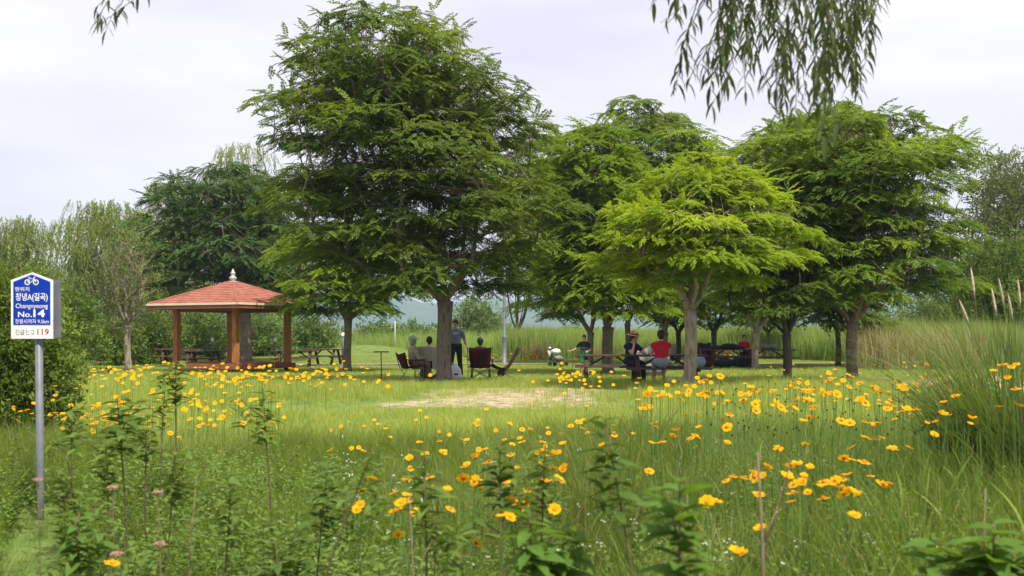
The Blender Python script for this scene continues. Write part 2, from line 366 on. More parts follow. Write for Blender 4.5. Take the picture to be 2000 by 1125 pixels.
def make_tree(name, label, base_px, base_py, Y, prof, fork_py, tw_px, npads, nspr, lmat, bmat, seed, kind='zelkova', leaf=1.0, limbs=5, dr=.9, group=None, lean=0.0,
              pad=(.55, .95), low_open=True, cat='tree', shoots=.07, gap=.0, strands=1.0, solid=0.0, under=.30, z0=None, trunk_n=12):
    r_ = random.Random(seed); bx = X_(base_px, Y); bz = G(bx, Y) - .05
    root = thing(name, label, cat, (bx, Y, bz), group=group)
    pz = np.array([Z_(p[0], Y) - bz for p in prof])[::-1]; pc = np.array([(X_(p[1], Y) + X_(p[2], Y)) / 2 - bx for p in prof])[::-1]; pr = np.array([(X_(p[2], Y) - X_(p[1], Y)) / 2 for p in prof])[::-1]
    zb, zt = pz[0], pz[-1]; fz = Z_(fork_py, Y) - bz; tr = tw_px / 2 / F * Y
    fork = Vector((lean, 0, fz)); mr = max(pr)
    # pads of foliage
    pads = []; tries = 0
    zc = np.linspace(zb, zt, 40); wgt = np.interp(zc, pz, pr) ** 1.3 + .02; wgt /= wgt.sum()
    while len(pads) < npads and tries < npads * 30:
        tries += 1
        z = float(rng.choice(zc, p=wgt)) + r_.uniform(-.1, .1); z = min(max(z, zb), zt); rr = float(np.interp(z, pz, pr)); c = float(np.interp(z, pz, pc))
        a = r_.uniform(0, 2 * math.pi); rr *= .92 + .14 * math.sin(1.7 * a + seed + z * .8) * math.sin(z * 1.35 + seed * 1.7) + .08 * math.sin(3 * a + z * 2.1); ps = min(r_.uniform(*pad), max(rr * .8, .25))
        q = (r_.random() ** (.42 - .2 * solid)) * max(rr - ps * .28, 0.02) * (1 + .08 * r_.uniform(-1, 1))
        if low_open and z < zb + .24 * (zt - zb) and q < rr * .5: continue
        if kind == 'zelkova' and (z - zb) / (zt - zb) < under * (1 - q / max(rr, .1) * .95): continue
        x, y = c + q * math.cos(a), q * math.sin(a) * dr
        md = ps * (.80 if tries < npads * 14 else .45)
        if any((x - p[0]) ** 2 + (y - p[1]) ** 2 + ((z - p[2]) * 1.5) ** 2 < md * md for p in pads): continue
        if gap and math.sin(x * 2.1 + seed) * math.sin(y * 1.7 + 2 * seed) * math.sin(z * 2.3 + seed) > 1 - gap: continue
        pads.append((x, y, z, ps, rr))
    # woody skeleton
    nodes = [fork]; par = [-1]; isl = [True]
    for k in range(limbs):
        a = 2 * math.pi * (k + r_.uniform(-.25, .25)) / limbs + seed; tgt_z = fz + (zt - fz) * r_.uniform(.5, .85); rr = float(np.interp(tgt_z, pz, pr)) * r_.uniform(.32, .68)
        prev = 0; n = 7
        for j in range(1, n + 1):
            t = j / n; out_ = rr * (t ** .66); p = Vector((lean + math.cos(a) * out_ + (float(np.interp(tgt_z, pz, pc)) - lean) * t * .8, math.sin(a) * out_ * dr, fz + (tgt_z - fz) * (t ** 1.05)))
            p += Vector((r_.uniform(-1, 1), r_.uniform(-1, 1), r_.uniform(-.5, .5))) * .07 * (t > .2)
            nodes.append(p); par.append(prev); isl.append(True); prev = len(nodes) - 1
    cnt = [0] * len(nodes); tips = []
    for (x, y, z, ps, rr) in sorted(pads, key=lambda p: (p[0] - fork.x) ** 2 + p[1] ** 2 + (p[2] - fz) ** 2):
        t = Vector((x, y, z - .1 * ps)); best = None; bd = 1e9
        for i, nd in enumerate(nodes):
            dz = t.z - nd.z; h = math.hypot(t.x - nd.x, t.y - nd.y); dd = (t - nd).length
            c = dd + (max(0, .45 * h - dz) * .8) 
            if c < bd and dd > .05: bd = c; best = i
        s_ = nodes[best]; dd = (t - s_).length; n = max(2, int(dd / .45)); ctrl = s_ + Vector(((t.x - s_.x) * .4, (t.y - s_.y) * .4, (t.z - s_.z) * .75 + .04 * dd)); prev = best
        for j in range(1, n + 1):
            q = j / n; p = s_ * (1 - q) ** 2 + ctrl * 2 * q * (1 - q) + t * q * q
            if j < n: p += Vector((r_.uniform(-1, 1), r_.uniform(-1, 1), r_.uniform(-1, 1))) * .035 * dd
            nodes.append(p); par.append(prev); cnt.append(0); prev = len(nodes) - 1
        tips.append(prev)
        k = prev
        while k >= 0: cnt[k] += 1; k = par[k]
    tot = max(cnt[0], 1); wv = []; wf = []
    rad = [max(.007 * (Y / 30) ** .3, min(tr * .8, tr * 1.05 * (c / tot) ** .52)) for c in cnt]
    for i in range(1, len(nodes)):
        if cnt[i] == 0: continue
        segs(wv, wf, nodes[par[i]], nodes[i], min(rad[par[i]], rad[i] * 1.35), rad[i], 6)
    for (x, y, z, ps, rr), tp in zip(pads, tips):       # twigs inside each pad
        for j in range(4):
            a = r_.uniform(0, 6.28); segs(wv, wf, nodes[tp], Vector((x + math.cos(a) * ps * .8, y + math.sin(a) * ps * .8, z - .12 * ps + r_.uniform(-.05, .1))), .008, .004, 3)
    nb = MB(); nb.add(wv, wf); link('branches', nb.mesh('branches', bmat, True), root)
    tb = MB(); ks = 9; pts = []; rds = []
    for j in range(ks + 1):
        t = j / ks; pts.append(Vector((lean * t + .02 * math.sin(5 * t + seed), .02 * math.cos(4 * t), fz * t + .02))); rds.append(tr * (1 + .45 * (1 - min(t * 5, 1)) ** 2) * (1.04 - .10 * t) * (1 + .18 * max(0, t - .85) / .15))
    tb.tube(pts, rds, trunk_n); tb.obj('trunk', bmat, root, True)
    # sprays
    pos = []; yaw = []; pit = []; rol = []; scl = []; clp = []
    per = max(3, nspr // max(len(pads), 1))
    for (x, y, z, ps, rr) in pads:
        n = int(per * (ps / ((pad[0] + pad[1]) / 2)) ** 2) + 2; cx = float(np.interp(z, pz, pc)); ax = math.atan2(y, x - cx); pc_ = r_.random()
        for j in range(n):
            u = math.sqrt(r_.random()); a = r_.uniform(0, 6.2832); dx, dy = ps * u * math.cos(a), ps * u * math.sin(a)
            zz = z - ps * .20 * u * u + r_.gauss(0, ps * .07)
            if kind == 'zelkova':
                vx, vy = math.cos(ax) * .45 + math.cos(a) * u, math.sin(ax) * .45 + math.sin(a) * u
                ya = math.atan2(vy, vx) + r_.gauss(0, .75); pt = R(13) - R(20) * u + r_.gauss(0, .14); s_ = leaf * r_.uniform(.75, 1.15)
                dx -= math.cos(ya) * .17 * s_; dy -= math.sin(ya) * .17 * s_
                if z > zb + .55 * (zt - zb) and r_.random() < shoots: pt = r_.uniform(.2, 1.15); s_ *= 1.35; zz += .05
            elif kind == 'willow':
                ya = a; pt = -R(r_.uniform(60, 88)); s_ = leaf * r_.uniform(.6, 1.25) * strands; zz += ps * .3
            else:
                ya = a + r_.gauss(0, .5); pt = r_.uniform(-.7, .9); s_ = leaf * r_.uniform(.8, 1.3); zz = z + r_.uniform(-1, .8) * ps * .75 * math.sqrt(max(0, 1 - u * u)) 
            pos.append((x + dx, y + dy, zz)); yaw.append(ya); pit.append(pt); rol.append(r_.gauss(0, .35)); scl.append(s_); clp.append(.6 * pc_ + .4 * r_.random())
    V, Q, rv = place_sprays(kind, pos, np.array(yaw), np.array(pit), np.array(rol), np.array(scl), clp)
    tag(link('crown', mesh_np('crown', V, Q, [lmat], rand=rv), root), kind=None)
    return root

LM = {}
LM['zelk'] = leafmat('zelkova_leaf', (.048, .088, .018), (.165, .235, .036), (.27, .33, .055))
LM['zelk_dark'] = leafmat('zelkova_leaf_dark', (.030, .066, .020), (.095, .165, .040), (.14, .20, .05), trans=.32)
LM['limemid'] = leafmat('zelkova_leaf_yellowgreen', (.075, .140, .018), (.225, .320, .034), (.30, .40, .04), trans=.48)
LM['lime'] = leafmat('zelkova_leaf_lime', (.12, .205, .018), (.31, .405, .032), (.40, .50, .045), trans=.5)
LM['mid'] = leafmat('zelkova_leaf_mid', (.064, .120, .018), (.195, .280, .036), (.29, .36, .05), trans=.45)
LM['willow'] = leafmat('willow_leaf', (.12, .17, .045), (.27, .33, .09), (.30, .34, .12), trans=.4)
LM['bushl'] = leafmat('sign_bush_leaf', (.085, .14, .032), (.21, .29, .06), (.27, .33, .08), trans=.42)
LM['olive'] = leafmat('olive_leaf', (.10, .135, .05), (.17, .21, .08), (.20, .23, .10), trans=.35)
LM['shrub'] = leafmat('shrub_leaf', (.07, .12, .028), (.16, .23, .05), (.22, .28, .07), trans=.4)
LM['bgtree'] = leafmat('far_tree_leaf', (.09, .15, .045), (.16, .24, .07), (.2, .27, .08), trans=.35)

# ------------------------------------------------------------------ trees
make_tree('zelkova_tree', 'tallest dark green zelkova whose trunk stands beside the standing man and camping chairs', 868, 757, 29.5,
          [(28, 620, 830), (60, 580, 920), (120, 545, 990), (200, 515, 1065), (300, 495, 1080), (400, 505, 1085), (480, 560, 1075), (550, 640, 1050), (598, 700, 980)],
          590, 29, 215, 18500, LM['zelk'], M['bark'], 3, limbs=7, pad=(.6, 1.25), shoots=.10, leaf=1.12)
make_tree('zelkova_tree', 'bright lime green spreading tree with a pale straight trunk in front of the picnic table', 1348, 768, 25.3,
          [(300, 1330, 1420), (345, 1260, 1490), (400, 1185, 1545), (460, 1130, 1580), (510, 1150, 1560), (550, 1220, 1500), (578, 1260, 1440)],
          608, 25, 80, 9000, LM['lime'], M['bark_pale'], 5, limbs=5, pad=(.45, .95), shoots=.08, leaf=.95, under=.5)
make_tree('zelkova_tree', 'large green tree at the right beside the tall reeds with a long branch reaching right', 1664, 754, 30,
          [(215, 1560, 1700), (250, 1490, 1820), (290, 1460, 1935), (330, 1470, 1850), (400, 1470, 1870), (470, 1480, 1905), (560, 1520, 1880), (600, 1540, 1800), (620, 1590, 1720)],
          632, 22, 130, 11500, LM['mid'], M['bark'], 8, limbs=6, pad=(.55, 1.15), shoots=.1, leaf=1.10)
make_tree('zelkova_tree', 'dark trunked tree left of the large right tree, its fork low and open', 1537, 759, 28.5,
          [(400, 1450, 1600), (450, 1400, 1650), (520, 1390, 1660), (570, 1400, 1650), (610, 1430, 1620)],
          655, 17, 46, 3000, LM['zelk'], M['bark_dark'], 12, limbs=4, pad=(.4, .7), shoots=0)
make_tree('zelkova_tree', 'tall yellowish green tree behind the picnic table, between the big tree and the lime one', 1187, 730, 38,
          [(242, 1110, 1230), (290, 1070, 1280), (380, 1045, 1300), (470, 1030, 1330), (560, 1020, 1320), (632, 1050, 1280)],
          640, 22, 130, 9500, LM['limemid'], M['bark'], 21, limbs=6, pad=(.65, 1.3), leaf=1.33, shoots=.12)
make_tree('zelkova_tree', 'dark blue green layered tree standing behind the red roofed pavilion', 480, 712, 56,
          [(322, 380, 500), (350, 310, 560), (400, 290, 600), (470, 285, 610), (540, 280, 620), (585, 300, 600), (605, 350, 560)],
          600, 22, 120, 8500, LM['zelk_dark'], M['bark'], 31, limbs=6, pad=(1.0, 2.0), leaf=1.7, shoots=.05)
make_tree('zelkova_tree', 'green tree between the pavilion and the tallest tree, foliage hanging over the red roof', 679, 716, 42,
          [(430, 600, 800), (480, 550, 820), (530, 530, 830), (570, 530, 800), (610, 550, 770), (628, 600, 740)],
          625, 15, 75, 4200, LM['limemid'], M['bark'], 35, limbs=5, pad=(.6, 1.1), leaf=1.5, shoots=.0)
make_tree('zelkova_tree', 'tree with a pale mottled trunk beside the far right picnic tables', 1476, 722, 43.5,
          [(200, 1590, 1690), (240, 1480, 1720), (300, 1400, 1720), (400, 1380, 1700), (500, 1380, 1660), (580, 1400, 1620), (636, 1420, 1560)],
          650, 13, 110, 6000, LM['zelk'], M['bark_pale'], 41, limbs=6, pad=(.8, 1.4), leaf=1.6, shoots=.08)
small = [  # px, base py, Y, trunk px, crown profile, label, material, bark
 (1395, 709, 57, 11, [(480, 1330, 1470), (550, 1310, 1490), (636, 1340, 1460)], 'slim dark tree directly right of the lime tree trunk, beside cloth covered things', 'zelk', 'bark_dark'),
 (1500, 694, 62, 7, [(560, 1450, 1550), (600, 1440, 1560), (635, 1460, 1540)], 'thin dark tree growing at the edge of the reeds behind the far tables', 'zelk', 'bark_dark'),
 (1637, 718, 47, 11, [(480, 1560, 1720), (560, 1540, 1740), (640, 1570, 1720)], 'dark narrow leaning trunk just left of the large right tree', 'zelk', 'bark_dark'),
 (1153, 702, 52, 13, [(330, 1040, 1200), (400, 1030, 1230), (560, 1040, 1230), (640, 1090, 1210)], 'straight trunked tree behind the child holding a stick', 'zelk', 'bark'),
 (1226, 700, 52, 11, [(192, 1190, 1290), (240, 1150, 1370), (330, 1140, 1410), (450, 1150, 1400), (560, 1160, 1340), (634, 1190, 1270)], 'tree with a thin straight trunk right behind the man in the straw hat', 'zelk', 'bark'),
 (1298, 705, 49, 13, [(250, 1290, 1390), (330, 1260, 1420), (450, 1230, 1400), (540, 1220, 1380), (640, 1250, 1350)], 'low forking tree behind the person in the red vest', 'mid', 'bark'),
 (1325, 702, 51, 10, [(470, 1280, 1400), (550, 1270, 1400), (640, 1290, 1370)], 'thin dark forked tree close to the pale trunk of the lime tree', 'zelk', 'bark_dark'),
 (1010, 690, 64, 10, [(260, 990, 1110), (340, 960, 1120), (430, 950, 1120), (520, 940, 1110), (560, 960, 1100), (590, 1010, 1090)], 'shaded tree whose low foliage hangs right of the lamp post', 'zelk', 'bark'),
]
for k, (px, py, Y, tw, pr, lb, lm, bm) in enumerate(small):
    make_tree('zelkova_tree', lb, px, py, Y, pr, 650 if k != 4 else 632, tw, 40 + int(max(0, 480 - pr[0][0]) / 4), 1300 + int(max(0, 480 - pr[0][0]) * 9), LM[lm], M[bm], 50 + 3 * k, limbs=5, pad=(.8, 1.3), leaf=2.1, shoots=0, trunk_n=8)

# willows and other trees of the background
make_tree('thin_tree', 'sparse half bare tree with a pale pinkish trunk left of the pavilion', 250, 712, 44,
          [(470, 200, 300), (520, 185, 320), (590, 200, 310), (640, 210, 290)], 637, 13, 26, 420, LM['olive'], M['bark_pale'], 71, kind='bushy', leaf=1.2, pad=(.4, .8), limbs=7, shoots=0)
wl = [(190, 700, 62, [(398, 150, 260), (430, 110, 300), (520, 95, 300), (620, 90, 300), (670, 110, 290)], 'broad pale green willow behind the sparse tree'),
      (45, 700, 66, [(425, 10, 70), (455, -30, 110), (540, -60, 130), (660, -60, 130)], 'hazy willow at the left edge of the photo behind the sign'),
      (-120, 700, 70, [(400, -170, -60), (450, -230, -20), (660, -240, -20)], 'willow standing outside the left edge behind the other willow'),
      (330, 697, 74, [(360, 290, 370), (400, 250, 420), (500, 240, 430), (660, 240, 430)], 'willow showing between the pale willow and the dark tree'),
      (460, 696, 80, [(285, 440, 520), (330, 400, 560), (450, 380, 600), (660, 380, 600)], 'yellow green willow rising behind the dark tree at the pavilion')]
for k, (px, py, Y, pr, lb) in enumerate(wl):
    make_tree('willow_tree', lb, px, py, Y, pr, 655, 14, 100, 2900, LM['willow'], M['bark'], 80 + k, kind='willow', leaf=1.35, pad=(.8, 1.6), limbs=6, low_open=False, strands=1.0, trunk_n=8, group='willows behind the park')
make_tree('riverside_tree', 'tall grey green loose tree at the right edge behind the reeds', 1965, 700, 60,
          [(310, 1930, 2010), (350, 1890, 2080), (420, 1870, 2120), (500, 1880, 2140), (600, 1880, 2140), (650, 1900, 2120)], 640, 16, 85, 4600, LM['olive'], M['bark'], 91, kind='bushy', leaf=1.9, pad=(.7, 1.5), limbs=7, low_open=False, gap=.25)
make_tree('riverside_tree', 'dense darker tree low at the right edge under the loose one', 1945, 700, 52,
          [(480, 1900, 2060), (540, 1850, 2080), (620, 1840, 2090), (680, 1850, 2090)], 670, 12, 60, 3800, LM['shrub'], M['bark_dark'], 92, kind='bushy', leaf=1.8, pad=(.7, 1.4), limbs=5, low_open=False)
bush = [  # px, base, Y, xl, xr, top, material, label
 (225, 705, 50, 195, 262, 632, 'shrub', 'round dark shrub left of the pale pinkish trunk'),
 (310, 705, 52, 262, 350, 622, 'shrub', 'dark shrub between the pale trunk and the pavilion'),
 (385, 700, 64, 340, 440, 618, 'bgtree', 'pale green bush seen between the left pavilion posts'),
 (520, 697, 68, 478, 560, 630, 'bgtree', 'pale bush seen through the right half of the pavilion'),
 (610, 695, 72, 560, 660, 632, 'bgtree', 'bush behind the left picnic tables'),
 (735, 690, 90, 690, 790, 643, 'bgtree', 'low bush left of the thin white pole'),
 (820, 690, 95, 780, 850, 640, 'bgtree', 'bush filling the gap right of the thin white pole'),
 (930, 690, 100, 882, 984, 586, 'bgtree', 'rounded light green tree behind the standing man'),
 (1120, 690, 110, 1060, 1200, 652, 'bgtree', 'low bush line behind the reeds, behind the child with the stick'),
 (1700, 690, 84, 1640, 1790, 610, 'bgtree', 'bush rising behind the reeds at the large right tree'),
 (1810, 692, 70, 1760, 1880, 575, 'bgtree', 'pale olive bush above the reeds right of the large right tree'),
 (1890, 692, 66, 1850, 1960, 555, 'bgtree', 'taller olive bush beside the right edge tree'),
 (120, 700, 40, 60, 190, 560, 'shrub', 'leafy bush right behind the blue sign'),
 (40, 702, 46, -30, 100, 520, 'shrub', 'bush behind the sign at the left edge')]
for k, (px, py, Y, xl, xr, top, lm, lb) in enumerate(bush):
    h = py - top; s_ = Y / 60
    pr = [(top, px - .12 * (xr - xl), px + .12 * (xr - xl)), (top + h * .25, xl + .1 * (xr - xl), xr - .1 * (xr - xl)), (top + h * .6, xl, xr), (py - 6, xl + 4, xr - 4)]
    make_tree('bush' if k != 7 else 'round_tree', lb, px, py, Y, pr, py - 12, 8, 26, 1100, LM[lm], M['bark'], 120 + k, kind='bushy', leaf=1.7 * s_ + .35, pad=(.5 * s_ + .1, .95 * s_ + .1), limbs=4, low_open=False, cat='bush' if k != 7 else 'tree', trunk_n=6, solid=.6)

# the leafy bush close behind the sign (left edge)
make_tree('leafy_bush', 'dark green leafy bush at the left edge just behind the sign pole', 15, 905, 12.5,
          [(545, -40, 60), (600, -60, 100), (660, -60, 140), (720, -60, 135), (800, -60, 120), (870, -50, 80)], 840, 16, 84, 3900, LM['bushl'], M['bark_dark'], 140, kind='bushy', leaf=.62, pad=(.16, .34), limbs=6, low_open=False, cat='bush', shoots=.1)

# ------------------------------------------------------------------ grasses (instanced tufts; nobody could count the blades)
def tuft_obj(name, nb, rad, h, hv_, wd, mat_, bend=.5, plume=0, seed=1, nseg=3):
    r_ = random.Random(seed); V = []; Fq = []; rv = []
    for i in range(nb):
        a = r_.uniform(0, 6.28); q = rad * math.sqrt(r_.random()); b = Vector((q * math.cos(a), q * math.sin(a), -.03)); hh = h * (1 + hv_ * r_.uniform(-1, 1)); a2 = a + r_.gauss(0, .9)
        d = Vector((math.cos(a2), math.sin(a2), 0)); ln = bend * r_.uniform(.15, 1) * hh; yaw = r_.uniform(0, 6.28); sd_ = Vector((math.cos(yaw), math.sin(yaw), 0)); k = len(V); rr = r_.random()
        for j in range(nseg + 1):
            t = j / nseg; p = b + Vector((0, 0, hh * (t - .22 * bend * t * t * t))) + d * ln * t * t; ww = wd * (1 - t ** 1.6) * (.6 + .4 * min(t * 4, 1)) + .0006
            V += [p - sd_ * ww / 2, p + sd_ * ww / 2]
        for j in range(nseg): Fq.append((k + 2 * j, k + 2 * j + 1, k + 2 * j + 3, k + 2 * j + 2)); rv.append(rr)
        if plume and i < plume:
            k = len(V); p = Vector(V[k - 1])
            for j in range(5):
                t = j / 4; c = p + Vector((0, 0, .16 * t)) + d * .10 * t * t; ww = .005 * math.sin(math.pi * (.1 + .85 * t)); V += [c - sd_ * ww, c + sd_ * ww]
            for j in range(4): Fq.append((k + 2 * j, k + 2 * j + 1, k + 2 * j + 3, k + 2 * j + 2)); rv.append(1.0)
    m = mesh_np(name, np.array([tuple(v) for v in V]), np.array(Fq), [mat_], rand=np.array(rv))
    return bpy.data.objects.new(name, m)       # only a source for instances, never linked

def weed_obj(seed, h=.32, ns=7):
    r_ = random.Random(seed); V = []; Fq = []; rv = []
    for i in range(ns):
        a = r_.uniform(0, 6.28); q = .10 * r_.random(); b = Vector((q * math.cos(a), q * math.sin(a), -.02)); hh = h * r_.uniform(.55, 1.1); tip = b + Vector((math.cos(a) * .35 * hh, math.sin(a) * .35 * hh, hh)); k = len(V)
        sd_ = Vector((-math.sin(a), math.cos(a), 0)); V += [b - sd_ * .002, b + sd_ * .002, tip + sd_ * .001, tip - sd_ * .001]; Fq.append((k, k + 1, k + 2, k + 3)); rv.append(.2)
        n = 13; c0 = r_.random()
        for j in range(n):
            t = .15 + .85 * (j + 1) / n; p = b.lerp(tip, t); an = 2.4 * j + a; d = Vector((math.cos(an), math.sin(an), r_.uniform(-.2, .55))).normalized(); up = Vector((0, 0, 1)); s_ = d.cross(up).normalized(); k = len(V)
            V += leafquads(p, d, s_, s_.cross(d), r_.uniform(.035, .06) * (1.25 - .5 * t), .019); Fq.append((k, k + 1, k + 2, k + 3)); rv.append(.6 * c0 + .4 * r_.random())
    return bpy.data.objects.new('leafy_weed_tuft', mesh_np('leafy_weed_tuft', np.array([tuple(v) for v in V]), np.array(Fq), [GM['weed']], rand=np.array(rv)))
def scatter(name, tufts, pts, scl, rot, group_seed=0, label=None):
    """pts (n,3), scl (n,), rot (n,3)"""
    n = len(pts); me = bpy.data.meshes.new(name); me.vertices.add(n); me.vertices.foreach_set('co', np.asarray(pts, np.float32).ravel())
    me.attributes.new('scl', 'FLOAT', 'POINT').data.foreach_set('value', np.asarray(scl, np.float32))
    me.attributes.new('rot', 'FLOAT_VECTOR', 'POINT').data.foreach_set('vector', np.asarray(rot, np.float32).ravel())
    me.attributes.new('pick', 'INT', 'POINT').data.foreach_set('value', rng.integers(0, len(tufts), n).astype(np.int32))
    me.update(); o = link(name, me); tag(o, label, kind='stuff')
    ng = bpy.data.node_groups.new(name + '_scatter', 'GeometryNodeTree'); ng.interface.new_socket('Geometry', in_out='INPUT', socket_type='NodeSocketGeometry'); ng.interface.new_socket('Geometry', in_out='OUTPUT', socket_type='NodeSocketGeometry')
    gi = ng.nodes.new('NodeGroupInput'); go = ng.nodes.new('NodeGroupOutput'); jn = ng.nodes.new('GeometryNodeJoinGeometry')
    def attr(nm, ty):
        a = ng.nodes.new('GeometryNodeInputNamedAttribute'); a.data_type = ty; a.inputs['Name'].default_value = nm; return a.outputs[0]
    sa, ra, pa = attr('scl', 'FLOAT'), attr('rot', 'FLOAT_VECTOR'), attr('pick', 'INT')
    for k, t in enumerate(tufts):
        ip = ng.nodes.new('GeometryNodeInstanceOnPoints'); oi = ng.nodes.new('GeometryNodeObjectInfo'); oi.inputs['Object'].default_value = t; oi.inputs['As Instance'].default_value = True
        cmp_ = ng.nodes.new('FunctionNodeCompare'); cmp_.data_type = 'INT'; cmp_.operation = 'EQUAL'; ng.links.new(pa, cmp_.inputs[2]); cmp_.inputs[3].default_value = k
        ng.links.new(gi.outputs[0], ip.inputs['Points']); ng.links.new(cmp_.outputs[0], ip.inputs['Selection']); ng.links.new(oi.outputs['Geometry'], ip.inputs['Instance'])
        ng.links.new(ra, ip.inputs['Rotation']); ng.links.new(sa, ip.inputs['Scale']); ng.links.new(ip.outputs[0], jn.inputs[0])
    ng.links.new(jn.outputs[0], go.inputs[0]); md = o.modifiers.new('scatter', 'NODES'); md.node_group = ng
    return o

GM = {}
GM['meadow'] = leafmat('meadow_blade', (.070, .130, .022), (.22, .30, .052), (.44, .40, .22), trans=.4, inst=True, nscale=.5, spec=.08)
GM['lawn'] = leafmat('lawn_blade', (.24, .32, .055), (.42, .47, .12), (.60, .52, .27), trans=.4, inst=True, nscale=.5, spec=.08)
GM['reed'] = leafmat('reed_blade', (.17, .26, .06), (.33, .43, .13), (.52, .48, .26), trans=.4, inst=True, nscale=.4, spec=.08)
GM['weed'] = leafmat('weed_leaf', (.09, .155, .035), (.21, .30, .065), (.26, .33, .08), trans=.35, inst=True, nscale=.5)
GM['tan'] = leafmat('dry_reed', (.27, .24, .11), (.42, .37, .19), (.55, .46, .27), trans=.3, inst=True, nscale=.4, spec=.1)
def field(n, y0, y1, pad_=1.5, xlim=None, dens=None, pw=1.0):
    """random points inside the wedge the lens covers, a little wider"""
    out_ = []
    while len(out_) < n:
        y = y0 + (y1 - y0) * (rng.random(n * 2)) ** pw; half = .47 * y + pad_; x = rng.uniform(-1, 1, n * 2) * (.47 * y1 + pad_)
        k = np.abs(x) < half
        if xlim: k &= (x > X_(xlim[0], 1) * y) & (x < X_(xlim[1], 1) * y)
        if dens is not None: k &= rng.random(n * 2) < dens(x, y)
        out_ += list(zip(x[k], y[k]))
    a = np.array(out_[:n]); return a
def put(name, tufts, a, s0, s1, tilt=.12, label=None, smul=None):
    n = len(a); z = ground(a[:, 0], a[:, 1]); s_ = rng.uniform(s0, s1, n)
    if smul is not None: s_ = s_ * smul(a[:, 0], a[:, 1])
    rot = np.stack([rng.normal(0, tilt, n), rng.normal(0, tilt, n), rng.uniform(0, 6.28, n)], 1)
    return scatter(name, tufts, np.stack([a[:, 0], a[:, 1], z], 1), s_, rot, label=label)
nosand = lambda x, y: 1 - np.clip(1.25 * sandmask(x, y) * (vnoise(x, y, .35, 20) * .9 + .75), 0, .88)
tall = [tuft_obj('tall_grass_tuft', 46, .17, .46, .4, .0036, GM['meadow'], .55, seed=s) for s in range(5)]
tall += [tuft_obj('seeding_grass_tuft', 22, .14, .52, .3, .005, GM['meadow'], .4, plume=2, seed=9)]
weeds = [weed_obj(60), tuft_obj('dead_grass_tuft', 20, .2, .5, .4, .0035, GM['tan'], .9, seed=62), tuft_obj('dead_grass_tuft', 16, .16, .42, .4, .004, GM['tan'], .8, seed=61)]
mid_ = [tuft_obj('grass_tuft', 34, .20, .20, .4, .0065, GM['lawn'], .6, seed=s + 20) for s in range(4)]
low = [tuft_obj('lawn_tuft', 40, .34, .085, .4, .011, GM['lawn'], .6, seed=s + 30, nseg=2) for s in range(4)]
reed = [tuft_obj('reed_tuft', 26, .40, 1.75, .18, .034, GM['reed'], .32, seed=s + 40) for s in range(4)]
dry = [tuft_obj('dry_reed_tuft', 24, .32, 1.55, .2, .028, GM['tan'], .35, seed=s + 50) for s in range(3)]
openp = lambda x, y: 1 - ((np.abs(x / y + .418) < .035) & (y > 4.4) & (y < 8.6))      # mown strip round the sign pole
put('meadow_grass', tall + weeds, field(9500, 2.6, 13.5, pw=.8, dens=lambda x, y: .35 + .9 * vnoise(x, y, .45, 33)), .6, 1.1, .18, smul=lambda x, y: (.42 + .72 * vnoise(x, y, 1.1, 30)) * (1 - .4 * sstep(9.5, 13.5, y)) * (.85 + .4 * vnoise(x, y, .35, 34)) * (.92 + .08 * sstep(-1.6, .2, x)) * (.4 + .6 * openp(x, y)))
lw = [weed_obj(70 + s, .42, 9) for s in range(3)]
put('leafy_weeds', lw, field(430, 3.2, 9.0, xlim=(-60, 720), dens=lambda x, y: vnoise(x, y, .7, 71) * openp(x, y)), .55, 1.25, .25)
put('leafy_weeds_right', lw, field(420, 3.2, 8, xlim=(700, 2060), dens=lambda x, y: vnoise(x, y, .6, 72)), .4, .9, .25)
put('bank_grass', mid_, field(11500, 11, 29.5, dens=nosand), .7, 1.25, .14, smul=lambda x, y: (.45 + .8 * vnoise(x, y, 2.0, 31)))
put('lawn_grass', low, field(21000, 27.5, 75, dens=lambda x, y: nosand(x, y) * (np.abs(y - pathy(x)) > 1.25)), .7, 1.3, .08, smul=lambda x, y: .7 + .6 * vnoise(x, y, 4, 32))
rb = lambda x, y: (x > -1.0 + (y - 60) * .02) & (y > 60 + 2.5 * vnoise(x, y * 0, 5, 40) - 14 * sstep(14, 20, x))
put('reed_bed', reed, field(6500, 44, 84, pad_=8, xlim=(985, 2100), dens=rb), .8, 1.12, .06, smul=lambda x, y: .82 + .3 * vnoise(x, y, 6, 41))
put('dry_reeds', dry + reed + reed, field(1500, 43, 56, pad_=8, xlim=(1680, 2000), dens=lambda x, y: (y > 44.5 + 2 * vnoise(x, 0 * x, 3, 46)) ), .75, 1.15, .09, smul=lambda x, y: .72 + .5 * vnoise(x, y, 1.8, 47))
put('dry_reed_patch', dry, field(220, 42.5, 50, pad_=8, xlim=(1670, 1930), dens=lambda x, y: vnoise(x, y, 1.6, 49) > .35), .85, 1.2, .09)
put('dry_reed_edge', dry, field(500, 59, 66, pad_=4, xlim=(1000, 1750), dens=lambda x, y: vnoise(x, y, 1.5, 44) > .62), .35, .75, .12)
put('far_undergrowth', reed, field(2200, 76, 110, pad_=10, xlim=(-200, 1010)), .6, 1.1, .1)
